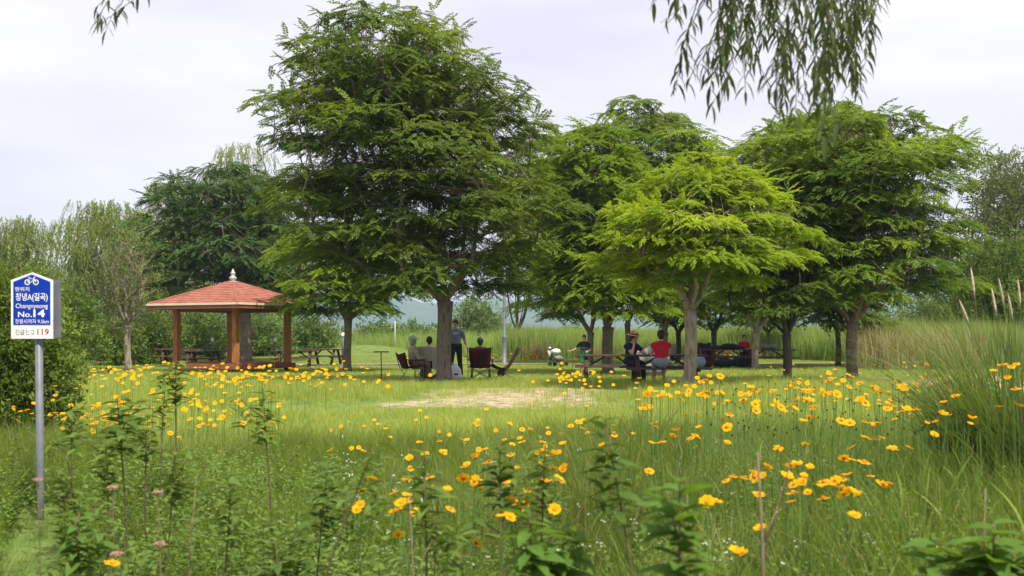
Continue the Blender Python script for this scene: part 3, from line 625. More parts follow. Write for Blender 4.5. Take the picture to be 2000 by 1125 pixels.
# ------------------------------------------------------------------ pavilion
def pavilion():
    cx, cy_ = X_(455, 44), 44.0; gz = G(cx, cy_); rz = math.atan2(.65, 2.2)
    t = thing('pavilion', 'open wooden pavilion with a red shingle hip roof and wooden deck at the left', 'pavilion', (cx, cy_, gz), rz + math.pi / 4)
    a = 2.08 / math.sqrt(2); e = 3.12 / math.sqrt(2); ze = Z_(594, 40.8) - gz; zt = Z_(551, 44) - gz; dz = .34
    for sx, sy in ((-1, -1), (1, -1), (1, 1), (-1, 1)):
        MB().box((sx * a, sy * a, (dz + ze) / 2 + .02), (.205, .205, ze - dz - .02), bev=.015).obj('post', M['wood'], t)
        MB().box((sx * a, sy * a, .075), (.19, .19, .3), bev=.02).obj('footing', M['darkwood'], t)
        MB().box((sx * a, sy * a, -.02), (.42, .42, .12), bev=.02).obj('base_stone', mat('stone', (.42, .40, .37), .9) if 'stone' not in M else M['stone'], t)
    hb = a + .16
    for k in range(22):
        y = -hb + .08 + k * (2 * hb - .16) / 21
        if k == 0: pm = MB().box((0, 0, 0), (2 * hb - .14, .145, .04), bev=.006).mesh('plank', M['deckwood'])
        link('plank', pm, t, (0, y, dz + .02))
    for s in (-1, 1):
        MB().box((0, s * (hb + .03), dz - .09), (2 * hb + .12, .06, .2), bev=.008).obj('deck_fascia', M['deckwood'], t)
        MB().box((s * (hb + .03), 0, dz - .088), (.06, 2 * hb, .196), bev=.008).obj('deck_fascia', M['deckwood'], t)
        MB().box((0, s * a, ze - .12), (2 * a - .27, .13, .2), bev=.01).obj('beam', M['fascia'], t)
        MB().box((s * a, 0, ze - .12), (.13, 2 * a - .27, .2), bev=.01).obj('beam', M['fascia'], t)
    # roof: four slopes of overlapping shingle courses
    n = 13; root_roof = MB(); v = [(-e, -e, ze + .02), (e, -e, ze + .02), (e, e, ze + .02), (-e, e, ze + .02), (0, 0, zt)]
    roof = MB().add(v, [(0, 1, 4), (1, 2, 4), (2, 3, 4), (3, 0, 4), (3, 2, 1, 0)]).obj('roof', M['shingle'], t)
    H = zt - ze; rnx = random.Random(4)
    for q in range(4):
        Mr = Matrix.Rotation(q * math.pi / 2, 3, 'Z')
        for k in range(n):
            t0, t1 = k / n, min((k + 1.15) / n, .985); e0, e1 = e * (1 - t0) + .03, e * (1 - t1) + .01; z0, z1 = ze + .02 + H * t0 + .035, ze + .02 + H * t1 + .022
            w_ = 2 * e0; m_ = max(2, int(w_ / .42)); mb = MB()
            xs = [-e0 + w_ * i / m_ for i in range(m_ + 1)]
            for i in range(m_):
                g_ = .002; j = rnx.uniform(-.006, .006); xa, xb = xs[i] + g_, xs[i + 1] - g_; f1 = e1 / e0
                lo = -e0 - .01 + j; pts = [(xa, lo, z0), (xb, lo, z0), (max(min(xb, e1), -e1), -e1, z1), (max(min(xa, e1), -e1), -e1, z1)]
                pts2 = [(p[0], p[1], p[2] - .018) for p in pts]
                mb.add([Mr @ Vector(p) for p in pts + pts2], [(0, 1, 2, 3), (4, 5, 1, 0), (5, 6, 2, 1), (7, 4, 0, 3)])
            mb.obj('shingle_course', M['shingle'], roof)
    for q in range(4):
        Mr = Matrix.Rotation(q * math.pi / 2, 3, 'Z'); ee = e + .05
        mb = MB(); mb.box((0, -ee, ze + .035), (2 * ee + .05, .05, .075)); mb.v = [tuple(Mr @ Vector(p)) for p in mb.v]; mb.obj('eave_trim', M['cream'], t)
        mb = MB(); mb.box((0, -ee + .03, ze - .07), (2 * ee - .02, .045, .13)); mb.v = [tuple(Mr @ Vector(p)) for p in mb.v]; mb.obj('fascia_board', M['fascia'], t)
        c = [Mr @ Vector(p) for p in ((-e - .02, -e - .02, ze + .07), (0, 0, zt + .05))]
        MB().tube([c[0], c[1]], .04, 6).obj('hip_cap', M['shingle'], t)
    MB().lathe([(.15, 0), (.15, .04), (.08, .07), (.14, .14), (.15, .19), (.08, .26), (.06, .28), (.10, .33), (.095, .38), (.04, .47), (.01, .54)], 16, (0, 0, zt - .02)).obj('finial', M['finial'], t, True)
M['stone'] = mat('stone', (.42, .40, .37), .9, bump=.3)
pavilion()

# ------------------------------------------------------------------ sign
def text_mesh(s, box, mat_, parent, off, bold=0.0, name='lettering'):
    cu = bpy.data.curves.new(name, 'FONT'); cu.body = s; cu.size = 1; cu.offset = bold; cu.resolution_u = 3
    o = bpy.data.objects.new(name, cu); COL.objects.link(o); bpy.context.view_layer.update()
    me = bpy.data.meshes.new_from_object(o.evaluated_get(bpy.context.evaluated_depsgraph_get())); bpy.data.objects.remove(o)
    a = np.array([v.co[:] for v in me.vertices]); lo, hi = a.min(0), a.max(0); x0, y0, x1, y1 = box
    a[:, 0] = x0 + (a[:, 0] - lo[0]) / (hi[0] - lo[0]) * (x1 - x0); a[:, 1] = y0 + (a[:, 1] - lo[1]) / (hi[1] - lo[1]) * (y1 - y0)
    b = np.stack([a[:, 0], a[:, 0] * 0 + off, a[:, 1]], 1); me.vertices.foreach_set('co', b.ravel()); me.materials.clear(); me.materials.append(mat_); me.name = name; me.update()
    return link(name, me, parent)
def sign():
    Y = 8.0; u = Y / F; cx = 70.0
    def q(px, py): return ((px - cx) * u, (HZ - py) * u + EYE)
    bx = X_(cx, Y); gz = G(bx, Y)
    t = thing('position_sign', 'blue and white bicycle route position sign on a grey steel pole at the left', 'sign', (bx, Y, 0))
    zt = q(0, 560)[1]
    MB().tube([(4 * u, .045, gz - .3), (3.5 * u, .045, gz + .2), (0, .045, zt)], .0262, 20).obj('pole', M['metal'], t, True)
    def plate(name, pts, y0, y1, m_, par):
        k = len(pts); a = [q(*p) for p in pts]; MB().add([(x, y0, z) for x, z in a] + [(x, y1, z) for x, z in a], [tuple(range(k)), tuple(range(2 * k - 1, k - 1, -1))] + [(i, i + k, (i + 1) % k + k, (i + 1) % k) for i in range(k)]).obj(name, m_, par)
        return par
    plate('sign_panel', [(22, 661.5), (103.5, 661.5), (103.5, 547), (63, 532), (22, 547)], -.004, .006, M['white'], t)
    panel = [c for c in t.children if c.name.startswith('sign_panel')][0]
    plate('blue_field', [(26.5, 634.6), (99, 634.6), (99, 550.5), (63, 536), (26.5, 550.5)], -.0062, -.0042, M['blue'], panel)
    plate('rear_panel', [(64, 661), (110, 660), (109, 549), (105, 546.5), (64, 547)], .082, .092, M['metal'], t)
    for z in (575, 628): 
        x, zz = q(70, z); MB().box((x, .045, zz), (.075, .075, .03), bev=.004).obj('clamp', M['metal'], t)
    W, K = M['white'], M['ink']
    for s, x0, y0, x1, y1, m_, bo in (('현위치', 30, 560.5, 58, 569, W, .008), ('창녕A(길곡)', 31.5, 572, 94, 590, W, .014), ('Changnyeong', 31.5, 593, 94, 604.5, W, .004), ('No.', 36, 608.8, 63, 619.3, W, .014), ('14', 66, 604.5, 88.5, 619.3, W, .026),
        ('창원시까지 9.5km', 30.5, 623, 96, 632.3, W, .004), ('긴급신고', 30.5, 643.5, 68, 654, K, .002), ('119', 73.5, 642.5, 96, 654, M['redink'], .012)):
        a = q(x0, y1); b = q(x1, y0); text_mesh(s, (a[0], a[1], b[0], b[1]), m_, panel, -.0075 if m_ is W else -.0055, bo)
    mb = MB()
    def ring(px, py, r_, w_):
        c = q(px, py); n = 24; k = len(mb.v)
        for i in range(n):
            for rr in (r_ - w_, r_): mb.v.append((c[0] + math.cos(6.2832 * i / n) * rr * u, -.0075, c[1] + math.sin(6.2832 * i / n) * rr * u))
        for i in range(n): j = (i + 1) % n; mb.f.append((k + 2 * i, k + 2 * i + 1, k + 2 * j + 1, k + 2 * j))
    ring(54.3, 551.3, 5.6, 1.9); ring(70.8, 551.3, 5.6, 1.9)
    def ln(a, b, w_=1.3):
        A = Vector(q(*a)); B = Vector(q(*b)); d = (B - A).normalized(); p = Vector((-d.y, d.x)) * w_ * u / 2
        mb.add([(v.x, -.0076, v.y) for v in (A - p, B - p, B + p, A + p)], [(0, 1, 2, 3)])
    for a, b in (((54.3, 551.3), (58.5, 544.5)), ((58.5, 544.5), (67.5, 544.5)), ((54.3, 551.3), (62, 551.3)), ((62, 551.3), (67.5, 544.5)), ((70.8, 551.3), (66.5, 541.5)), ((66.5, 541.5), (70, 541)), ((58.5, 544.5), (57.5, 542)), ((55.5, 542), (60, 542))): ln(a, b)
    mb.obj('bicycle_symbol', W, panel)
sign()

# ------------------------------------------------------------------ poles
def lamp_post():
    Y = 50; x = X_(985, Y); gz = G(x, Y); t = thing('lamp_post', 'grey steel lamp post standing by the path behind the red camping chair', 'lamp post', (x, Y, gz))
    MB().lathe([(.16, 0), (.16, .03), (.10, .05), (.098, 1.15), (.115, 1.2), (.11, 1.28), (.07, 1.33), (.062, 4.2), (.05, 4.3)], 16).obj('pole', M['metal'], t, True)
    MB().tube([(0, 0, 4.25), (0, -.15, 4.5), (0, -.6, 4.62)], .035, 8).obj('arm', M['metal'], t, True)
    MB().box((0, -.72, 4.6), (.26, .5, .09), bev=.03).obj('lamp_head', M['metal'], t)
    MB().box((0, -.72, 4.545), (.18, .36, .02)).obj('lens', M['white'], t)
lamp_post()
def pole(px, py0, py1, Y, r_, lb, m_, cap=True, name='marker_pole', cat='pole'):
    x = X_(px, Y); gz = G(x, Y); t = thing(name, lb, cat, (x, Y, gz)); h = Z_(py1, Y) - gz
    MB().lathe([(r_, 0), (r_, h), (r_ * .8, h + .02)], 12).obj('post', m_, t, True)
    if cap: MB().lathe([(r_ * 1.3, 0), (r_ * 1.5, .05), (r_ * 1.4, .16), (r_ * .6, .2)], 12, (0, 0, h + .01)).obj('cap', M['white'], t, True)
pole(771.5, 678, 628, 70, .035, 'thin white pole in front of distant bushes left of the tallest tree', M['white'], False)
pole(670, 697, 658, 55, .07, 'short grey bollard light with white cap left of the tree trunk beside the left tables', M['metal'], name='bollard_light', cat='bollard light')
pole(537, 697, 668, 58, .06, 'short grey bollard light seen between the right pavilion posts', M['metal'], name='bollard_light', cat='bollard light')
pole(415, 697, 668, 60, .06, 'short grey bollard light seen between the left pavilion posts', M['metal'], name='bollard_light', cat='bollard light')

M['yellow'] = mat('yellow_plastic', (.75, .52, .06), .5); M['pale'] = mat('pale_plastic', (.72, .70, .68), .5)
x = X_(436, 66); t = thing('storage_box', 'small yellow and white storage box on the grass behind the pavilion', 'box', (x, 66, G(x, 66)))
MB().box((-.16, 0, .28), (.33, .4, .5), bev=.03).obj('yellow_half', M['yellow'], t); MB().box((.2, 0, .28), (.38, .4, .5), bev=.03).obj('white_half', M['pale'], t); MB().box((.02, 0, .56), (.8, .44, .05), bev=.015).obj('lid', M['pale'], t)
x = X_(498, 70); t = thing('low_bench', 'low white slab bench glimpsed through the pavilion right of the central post', 'bench', (x, 70, G(x, 70)))
MB().box((0, 0, .4), (.9, .4, .1), bev=.02).obj('seat', M['pale'], t); [MB().box((s * .3, 0, .17), (.1, .3, .36)).obj('leg', M['pale'], t) for s in (-1, 1)]

# ------------------------------------------------------------------ picnic tables
def make_table(name, label, loc, rz, Lg=1.9):
    t = thing(name, label, 'picnic table', loc, rz, 'dark wooden picnic tables')
    pm = MB().box((0, 0, 0), (Lg, .135, .045), bev=.006).mesh('plank', M['darkwood'])
    for k in range(5): link('plank', pm, t, (0, -.30 + k * .15, .735))
    for s in (-1, 1):
        for k in range(2): link('bench_plank', pm, t, (0, s * (.66 + k * .15), .435))
        x = s * (Lg / 2 - .32)
        MB().box((x, 0, .69), (.05, .66, .04)).obj('top_cleat', M['darkwood'], t)
        MB().box((x + .03 * s, 0, .385), (.05, 1.72, .05)).obj('cross_beam', M['darkwood'], t)
        for q in (-1, 1): MB().bar((x, q * .66, -.02), (x, q * .24, .68), .055, .10, (1, 0, 0)).obj('leg', M['darkwood'], t)
        MB().bar((x * .98, 0, .40), (x * .25, 0, .70), .05, .07, (0, 1, 0)).obj('brace', M['darkwood'], t)
    return t
tabs = [(1297, 27.6, .02, 'picnic table where the red vested person sits, behind the pale lime tree trunk', 2.0),
        (1192, 32.2, -.05, 'picnic table in front of the child with the stick, left of the straw hat man', 2.0),
        (1422, 46.0, .1, 'picnic table carrying the dark cloth bundle beside the slim dark tree', 2.1),
        (1500, 45.0, -.06, 'rightmost picnic table, its bench reaching the dark open forked tree', 2.1),
        (575, 48.5, .15, 'picnic table seen right through the pavilion beside its right post', 1.9),
        (634, 50.5, -.2, 'picnic table on the shaded grass just left of the bollard light', 1.7),
        (350, 49.5, .1, 'picnic table half hidden by the left pavilion post', 1.9),
        (397, 47.5, -.1, 'picnic table seen under the pavilion roof beside a foreground sprig', 1.7)]
for px, Y, rz, lb, lg in tabs:
    x = X_(px, Y); make_table('picnic_table', lb, (x, Y, G(x, Y)), rz, lg)

# ------------------------------------------------------------------ people
SK = mat('skin', (.50, .29, .19), .55, (.46, .26, .17), 4); HR = mat('hair_black', (.012, .010, .010), .5, (.02, .018, .016), 30)
def cloth(name, c, c2=None, bump=.25, **k): return mat(name, c, .85, c2, 9, bump, 25, **k)
C_NAVY = cloth('navy_cloth', (.012, .016, .05)); C_RED = cloth('red_cloth', (.50, .008, .035), (.42, .008, .03)); C_GREYBLUE = cloth('greyblue_cloth', (.17, .20, .27), (.13, .155, .21))
C_BLK = cloth('black_cloth', (.018, .018, .024)); C_SHORT = cloth('pale_blue_cloth', (.22, .30, .37)); C_BEIGE = cloth('beige_cloth', (.42, .36, .24)); C_GREEN = cloth('green_cloth', (.04, .22, .09)); C_WHITE = cloth('white_cloth', (.72, .73, .74))
C_STRAW = mat('straw', (.48, .34, .15), .9, (.36, .25, .11), 60, .4, 80); C_MINT = cloth('mint_cloth', (.42, .50, .40)); C_MAROON = cloth('maroon_canvas', (.055, .006, .009), (.035, .005, .006)); C_PINK = cloth('pink_cloth', (.55, .25, .27))
C_TEAL = cloth('teal_cloth', (.02, .16, .20)); C_GREYC = cloth('grey_tarp', (.13, .13, .125), (.20, .20, .19)); EYEM = mat('eye_dark', (.015, .012, .01), .3); LIPM = mat('lip', (.38, .14, .11), .5)
C_TAN = cloth('tan_cloth', (.26, .13, .10))
def remesh(mb, name, mat_, parent, vox, smooth_it=4):
    me = mb.mesh(name, mat_, True); o = link(name, me, parent)
    r_ = o.modifiers.new('r', 'REMESH'); r_.mode = 'VOXEL'; r_.voxel_size = vox; r_.use_smooth_shade = True
    s_ = o.modifiers.new('s', 'SMOOTH'); s_.iterations = smooth_it; s_.factor = .5
    bpy.context.view_layer.update(); m2 = bpy.data.meshes.new_from_object(o.evaluated_get(bpy.context.evaluated_depsgraph_get()))
    o.modifiers.clear(); o.data = m2; m2.name = name
    if not m2.materials: m2.materials.append(mat_)
    m2.polygons.foreach_set('use_smooth', [True] * len(m2.polygons)); return o

def person(label, loc, rz, J, top, bottom, group=None, sc_=1.0, sleeve='short', legs_cloth='long', hair=True, hat=None, headturn=0.0, headtilt=0.0, shoes=C_BLK, hair_m=None, top2=None, female=False, hand='relax', scarf=None):
    """J: joint positions facing -Y at rz=0 (metres, adult size)"""
    t = thing('person', label, 'person', loc, rz, group); t.scale = (sc_,) * 3
    V = {k: Vector(v) for k, v in J.items()}
    nk, ch, pv_ = V['neck'], V['chest'], V['pelvis']; hd = V['head']
    up = (ch - pv_).normalized(); sw = .185 if not female else .165
    B = MB(); S = MB(); Tm = MB()
    rt = V.get('right_dir', Vector((-1, 0, 0)))          # the figure's own right
    # torso
    for mb, g in ((B, 0), (S, .012)):
        mb.capsule(pv_ + Vector((0, 0, .02)), pv_ + up * .16, .125 + g, .115 + g, 16, 1.15, .85)
        mb.capsule(pv_ + up * .14, ch, .115 + g, .135 + g, 16, 1.15, .82)
        mb.capsule(ch + rt * sw * .62 + up * .09, ch - rt * sw * .62 + up * .09, .085 + g, .085 + g, 14)
        mb.capsule(ch, nk - up * .03, .11 + g, .065 + g, 14, 1.25, .85)
    B.capsule(nk - up * .05, hd + Vector((0, 0, -.06)), .055, .052)
    Mh = Euler((headtilt, 0, headturn)).to_matrix(); hp = lambda x, y, z: hd + Mh @ Vector((x, y, z))
    B.ell(hd + Mh @ Vector((0, .008, .02)), (.077, .096, .105), rot=Euler((headtilt, 0, headturn))); B.ell(hp(0, -.022, -.055), (.055, .066, .055)); B.ell(hp(0, -.055, -.088), (.026, .022, .018))
    B.capsule(hp(0, -.086, .02), hp(0, -.106, -.02), .009, .016, 8); B.capsule(hp(-.05, -.07, .035), hp(.05, -.07, .035), .014, .014, 8)
    for s in (-1, 1): B.ell(hp(s * .079, .01, -.005), (.010, .022, .032))
    for side, s in (('r', 1), ('l', -1)):
        sh = ch + rt * s * sw + up * .09; el, wr = V['el' + side], V['wr' + side]
        B.capsule(sh, el, .052, .040); B.capsule(el, wr, .041, .026); S.capsule(sh, sh.lerp(el, {'short': .55, 'long': 1, 'none': .06}[sleeve]), .064 if sleeve != 'none' else .07, .058 if sleeve != 'none' else .062)
        if sleeve == 'long': S.capsule(el, el.lerp(wr, .9), .055, .04)
        d = (V['hd' + side] - wr).normalized() if 'hd' + side in V else (wr - el).normalized()
        n_ = d.cross(Vector((0, 0, 1)) if abs(d.z) < .8 else rt).normalized(); pn = n_.cross(d); palm = wr + d * .075
        B.capsule(wr, palm, .026, .030, 10, 1.0, .8)
        for k, (off, l_) in enumerate(((-.027, .062), (-.009, .072), (.009, .068), (.027, .054))):
            a = palm + n_ * off; c = a + d * l_ * .55 - pn * .010; e_ = c + d * l_ * .42 - pn * .026; B.capsule(a, c, .0105, .0095, 8); B.capsule(c, e_, .0095, .008, 8)
        a = wr + d * .03 - n_ * .024; c = a + (d * .6 - n_ * .7).normalized() * .04; B.capsule(a, c, .013, .011, 8); B.capsule(c, c + d * .03, .011, .009, 8)
        hip = pv_ + rt * s * .09; kn, an = V['kn' + side], V['an' + side]
        B.capsule(hip, kn, .082, .054); B.capsule(kn, an, .053, .036); B.capsule(kn.lerp(an, .12), kn.lerp(an, .45), .058, .048)
        fd = V.get('foot', Vector((0, -1, 0))); B.capsule(an + Vector((0, 0, -.03)), an + Vector((0, 0, -.045)) + fd * .15, .038, .03)
        Tm.capsule(hip + Vector((0, 0, .03)), hip.lerp(kn, .97 if legs_cloth == 'long' else .8), .100, .074 if legs_cloth == 'long' else .085)
        if legs_cloth == 'long': Tm.capsule(kn, kn.lerp(an, .93), .073, .055)
        so = MB(); so.capsule(an + Vector((0, 0, -.03)) - fd * .04, an + Vector((0, 0, -.042)) + fd * .16, .046, .038, 12); o = so.obj('shoe', shoes, t, True)
    Tm.capsule(pv_ + Vector((0, 0, .03)) + rt * .04, pv_ + Vector((0, 0, .03)) - rt * .04, .128, .128, 14)
    Tm.capsule(pv_, pv_ + up * .12, .128, .122, 14, 1.12, .88)
    remesh(B, 'body', SK, t, .0105, 2); remesh(S, 'shirt', top, t, .017); remesh(Tm, 'trousers', bottom, t, .018)
    for s in (-1, 1):
        MB().ell(hp(s * .030, -.083, .018), (.011, .006, .007), 10, 6).obj('eye', EYEM, t, True)
        MB().capsule(hp(s * .018, -.092, .038), hp(s * .044, -.086, .040), .004, .003, 6).obj('eyebrow', HR, t, True)
    MB().capsule(hp(-.02, -.093, -.045), hp(.02, -.093, -.045), .005, .005, 6).obj('mouth', LIPM, t, True)
    if hair:
        h = MB(); h.ell(hp(0, .024, .045), (.090, .100, .098)); h.ell(hp(0, -.045, .098), (.066, .045, .034)); h.ell(hp(0, .055, -.02), (.075, .055, .075))
        for s in (-1, 1): h.ell(hp(s * .072, .018, .03), (.020, .05, .055))
        r_ = random.Random(len(label))
        for k in range(26):
            a = r_.uniform(0, 6.28); e_ = r_.uniform(.3, 1.4); p = hp(.082 * math.cos(a) * math.cos(e_), .02 + .09 * math.sin(a) * math.cos(e_), .05 + .09 * math.sin(e_)); h.ell(p, (.016, .016, .016), 8, 5)
        remesh(h, 'hair', hair_m or HR, t, .011, 2)
    if hat == 'straw':
        h = MB(); h.lathe([(.205, .0), (.20, .012), (.105, .02), (.10, .085), (.085, .115), (.03, .122)], 24); o = h.obj('hat', C_STRAW, t, True, hp(0, .012, .075)); o.rotation_euler = (headtilt * .8, 0, headturn)
        MB().lathe([(.1065, .022), (.1045, .05)], 24).obj('hat_band', C_BLK, o, True)
    if hat == 'bonnet':
        h = MB(); h.ell((0, .02, .03), (.112, .125, .115)); h.ell((0, .06, -.05), (.10, .075, .10)); o = remesh(h, 'hat', scarf or C_MINT, t, .012); o.location = hp(0, 0, .03)
        h = MB(); h.lathe([(.16, -.02), (.155, -.008), (.10, .02)], 20); h.obj('brim', scarf or C_MINT, o, True, (0, -.02, .04))
    if hat == 'sunhat':
        h = MB(); h.lathe([(.175, -.015), (.17, 0), (.105, .02), (.10, .08), (.07, .11), (.01, .115)], 20); o = h.obj('hat', scarf or C_WHITE, t, True, hp(0, .01, .06))
    return t
def sit(h=.45, fwd=.44, lean_=.0, **kw):
    J = dict(pelvis=(0, 0, h + .12), chest=(0, lean_ * .35, h + .43), neck=(0, lean_ * .5, h + .60), head=(0, lean_ * .52 - .02, h + .745), knr=(-.11, -fwd, h + .09), knl=(.11, -fwd, h + .09), anr=(-.12, -fwd - .02, .09), anl=(.12, -fwd - .02, .09),
             elr=(-.26, -.05 + lean_ * .3, h + .26), ell=(.26, -.05 + lean_ * .3, h + .26), wrr=(-.21, -.28, h + .22), wrl=(.21, -.28, h + .22)); J.update(kw); return J
def stand(**kw):
    J = dict(pelvis=(0, 0, .94), chest=(0, 0, 1.27), neck=(0, .0, 1.45), head=(0, -.01, 1.60), knr=(-.10, -.03, .50), knl=(.12, -.01, .50), anr=(-.12, .0, .09), anl=(.17, .02, .09),
             elr=(-.27, .02, 1.08), ell=(.27, .02, 1.08), wrr=(-.30, -.05, .84), wrl=(.31, -.05, .84)); J.update(kw); return J
def at(px, Y, z=None): x = X_(px, Y); return (x, Y, G(x, Y) if z is None else z)

p3 = person('man standing in a grey blue shirt beside the tallest tree trunk', at(890, 33.6), .12, stand(chest=(.0, -.03, 1.27), neck=(0, -.05, 1.45), head=(-.02, -.09, 1.59), wrl=(.36, -.12, .86), anr=(-.16, -.1, .09), knr=(-.13, -.12, .5)), C_GREYBLUE, C_BLK, sc_=1.02, headturn=-.25, headtilt=.25)
pr = MB(); rq = random.Random(2)
for k in range(7): pr.box((-.075 + k * .026, -.168, 1.33 + .004 * math.sin(k)), (.018, .004, .028 if k % 2 else .036))
pr.obj('shirt_print', C_WHITE, p3)
p4 = person('person in dark clothes seated in the maroon camping chair, back turned', at(938, 33.7), math.pi, sit(.34, .42, .12, elr=(-.33, -.02, .58), ell=(.33, -.02, .58), wrr=(-.36, -.27, .62), wrl=(.36, -.27, .62), knr=(-.24, -.42, .42), knl=(.24, -.42, .42), anr=(-.27, -.46, .09), anl=(.27, -.46, .09)), C_BLK, C_BLK, legs_cloth='short', shoes=C_BLK)
person('person in a pale green sun bonnet sitting leftmost of the camping group', at(807, 32.6), math.pi - 1.0, sit(.38, .42, .04, wrr=(-.10, -.34, .66), wrl=(.10, -.34, .66)), C_BEIGE, C_TAN, hair=False, hat='bonnet', sleeve='long', female=True)
person('person with white headband sitting behind the draped striped cloth', at(838, 33.3), math.pi + .3, sit(.38, .42, .05), C_WHITE, C_TAN, hair=True, sleeve='long', female=True)
person('man in navy shirt and straw hat resting his cheek on his hand', at(1230, 28.55, G(5.9, 28.5)), .55, sit(.45, .40, -.18, elr=(-.20, -.36, .80), wrr=(-.09, -.30, 1.03), hdr=(-.07, -.25, 1.14), ell=(.22, -.34, .80), wrl=(.02, -.44, .82), head=(-.01, -.20, 1.17), neck=(0, -.13, 1.03)), C_NAVY, C_NAVY, hat='straw', headtilt=.2, headturn=.25)
person('person in a red vest and pale shorts at the table, back turned', at(1291, 26.72), math.pi, sit(.45, .40, .0, elr=(-.20, -.14, .74), ell=(.20, -.14, .74), wrr=(-.14, -.40, .80), wrl=(.14, -.40, .80)), C_RED, C_SHORT, sleeve='none', legs_cloth='short', headtilt=.15)
p6 = person('boy in a striped teal top and green shorts holding a long thin stick', at(1141, 36.5), -.25, stand(elr=(-.38, -.08, 1.12), wrr=(-.58, -.18, 1.04), hdr=(-.66, -.2, 1.06), wrl=(.2, -.3, 1.05)), C_BLK, C_GREEN, sc_=.76, legs_cloth='short', headtilt=.15)
for zz, m_ in ((1.17, C_TEAL), (1.06, C_TAN)): 
    mb = MB(); mb.lathe([(.158, -.035), (.160, 0), (.158, .035)], 20); o = mb.obj('shirt_stripe', m_, p6, True, (0, 0, zz)); o.scale = (1.10, .84, 1)
person('toddler in a white sunhat next to the grey pushchair', at(1074, 47.5), .5, stand(elr=(-.24, -.10, 1.10), wrr=(-.22, -.3, 1.0)), C_WHITE, C_GREEN, sc_=.46, hair=True, hat='sunhat', legs_cloth='short')
person('person in a red top behind the far right picnic table', at(1453, 47.4), .1, sit(.45, .4, -.05), C_RED, C_BLK)
st = at(1117, 36.3); s_o = MB().tube([(0, 0, .15), (.04, 0, .5), (0, 0, .8), (-.18, 0, 1.15)], .009, 6).obj('stick', M['darkwood'], None, True, st); tag(s_o, 'long thin bent stick held upright by the boy in the striped top', 'stick')

# ------------------------------------------------------------------ camping chairs and odds and ends
def camp_chair(px, Y, rz, label, fabric, h=.38, bw=.30, top=.88):
    t = thing('camping_chair', label, 'camping chair', at(px, Y), rz, 'folding camping chairs')
    # fabric seat and back (sitter faces -Y)
    def sheet(name, rows, m_, th=.012):
        V = []; F_ = []; k = len(rows[0])
        for r_ in rows: V += r_
        nr = len(rows); nV = len(V); V = V + [(p[0], p[1] + th, p[2] + th * .3) for p in V]
        for r_ in range(nr - 1):
            for c in range(k - 1): a = r_ * k + c; F_ += [(a, a + 1, a + k + 1, a + k), (nV + a + k, nV + a + k + 1, nV + a + 1, nV + a)]
        ed = [i for i in range(k)] + [r_ * k + k - 1 for r_ in range(1, nr)] + [(nr - 1) * k + c for c in range(k - 2, -1, -1)] + [r_ * k for r_ in range(nr - 2, 0, -1)]
        for i in range(len(ed)): a, b = ed[i], ed[(i + 1) % len(ed)]; F_.append((b, a, nV + a, nV + b))
        MB().add(V, F_).obj(name, m_, t, True)
    back = [[(x * (bw - .06 * (1 - s)), .20 + .16 * s + .05 * (1 - abs(x)) , h - .03 + (top - h) * s + (.05 * abs(x) if s == 1 else 0)) for x in (-1, -.5, 0, .5, 1)] for s in (0, .25, .5, .75, 1)]
    seat = [[(x * bw * .95, .22 - .46 * s, h + .04 * s - .05 * (1 - abs(x))) for x in (-1, -.5, 0, .5, 1)] for s in (0, .33, .66, 1)]
    sheet('backrest', back, fabric); sheet('seat', seat, fabric)
    for s in (-1, 1):
        MB().tube([(s * bw, -.26, h + .03), (-s * bw * .8, -.24, .01)], .010, 6).obj('leg', M['metal'], t, True)
        MB().tube([(s * bw, .24, h), (-s * bw * .8, .26, .01)], .010, 6).obj('leg', M['metal'], t, True)
        MB().tube([(s * (bw + .01), .24, h - .02), (s * (bw + .02), .37, top + .03)], .011, 6).obj('back_pole', C_BLK, t, True)
        MB().tube([(s * (bw + .03), -.26, .02), (s * (bw + .03), -.25, h + .2)], .010, 6).obj('arm_post', C_BLK, t, True)
        MB().box((s * (bw + .035), 0, h + .21), (.06, .56, .02), bev=.008).obj('armrest', C_BLK, t)
    return t
camp_chair(938, 33.6, math.pi, 'maroon folding chair seen from behind, occupied by the person in dark clothes', C_MAROON, .36, .34, .92)
camp_chair(804, 32.6, math.pi - 1.0, 'dark red folding chair under the person with the pale green bonnet', C_MAROON, .38, .27, .78)
camp_chair(837, 33.2, math.pi + .25, 'folding chair hidden under the striped cloth beside the tallest tree trunk', C_MAROON, .38, .30, .90)
# empty low sling chair seen from the side
t = thing('camping_chair', 'empty maroon sling chair with high pointed back seen from the side', 'camping chair', at(985, 34), -1.35, 'folding camping chairs')
prof_ = [(-.42, .40), (-.25, .30), (-.02, .24), (.16, .36), (.32, .62), (.45, .90)]; V = []
for y, z in prof_: V += [(-.25, y, z + .05), (-.12, y, z - .0), (0, y, z - .02), (.12, y, z), (.25, y, z + .05)]
n0 = len(V); V += [(a, b + .005, c + .014) for a, b, c in V]; Fc = []
for r_ in range(5):
    for c in range(4): a = r_ * 5 + c; Fc += [(a, a + 1, a + 6, a + 5), (n0 + a + 5, n0 + a + 6, n0 + a + 1, n0 + a)]
MB().add(V, Fc).obj('sling', C_MAROON, t, True)
for s in (-1, 1):
    MB().tube([(s * .22, -.40, .43), (s * .1, 0, .16), (s * .22, .28, .01)], .010, 6).obj('leg', M['metal'], t, True); MB().tube([(s * .24, .47, .90), (s * .1, 0, .16), (s * .22, -.26, .01)], .010, 6).obj('leg', C_BLK, t, True)
MB().box((0, -.10, .16), (.2, .18, .20), bev=.05).obj('pocket', C_MAROON, t)

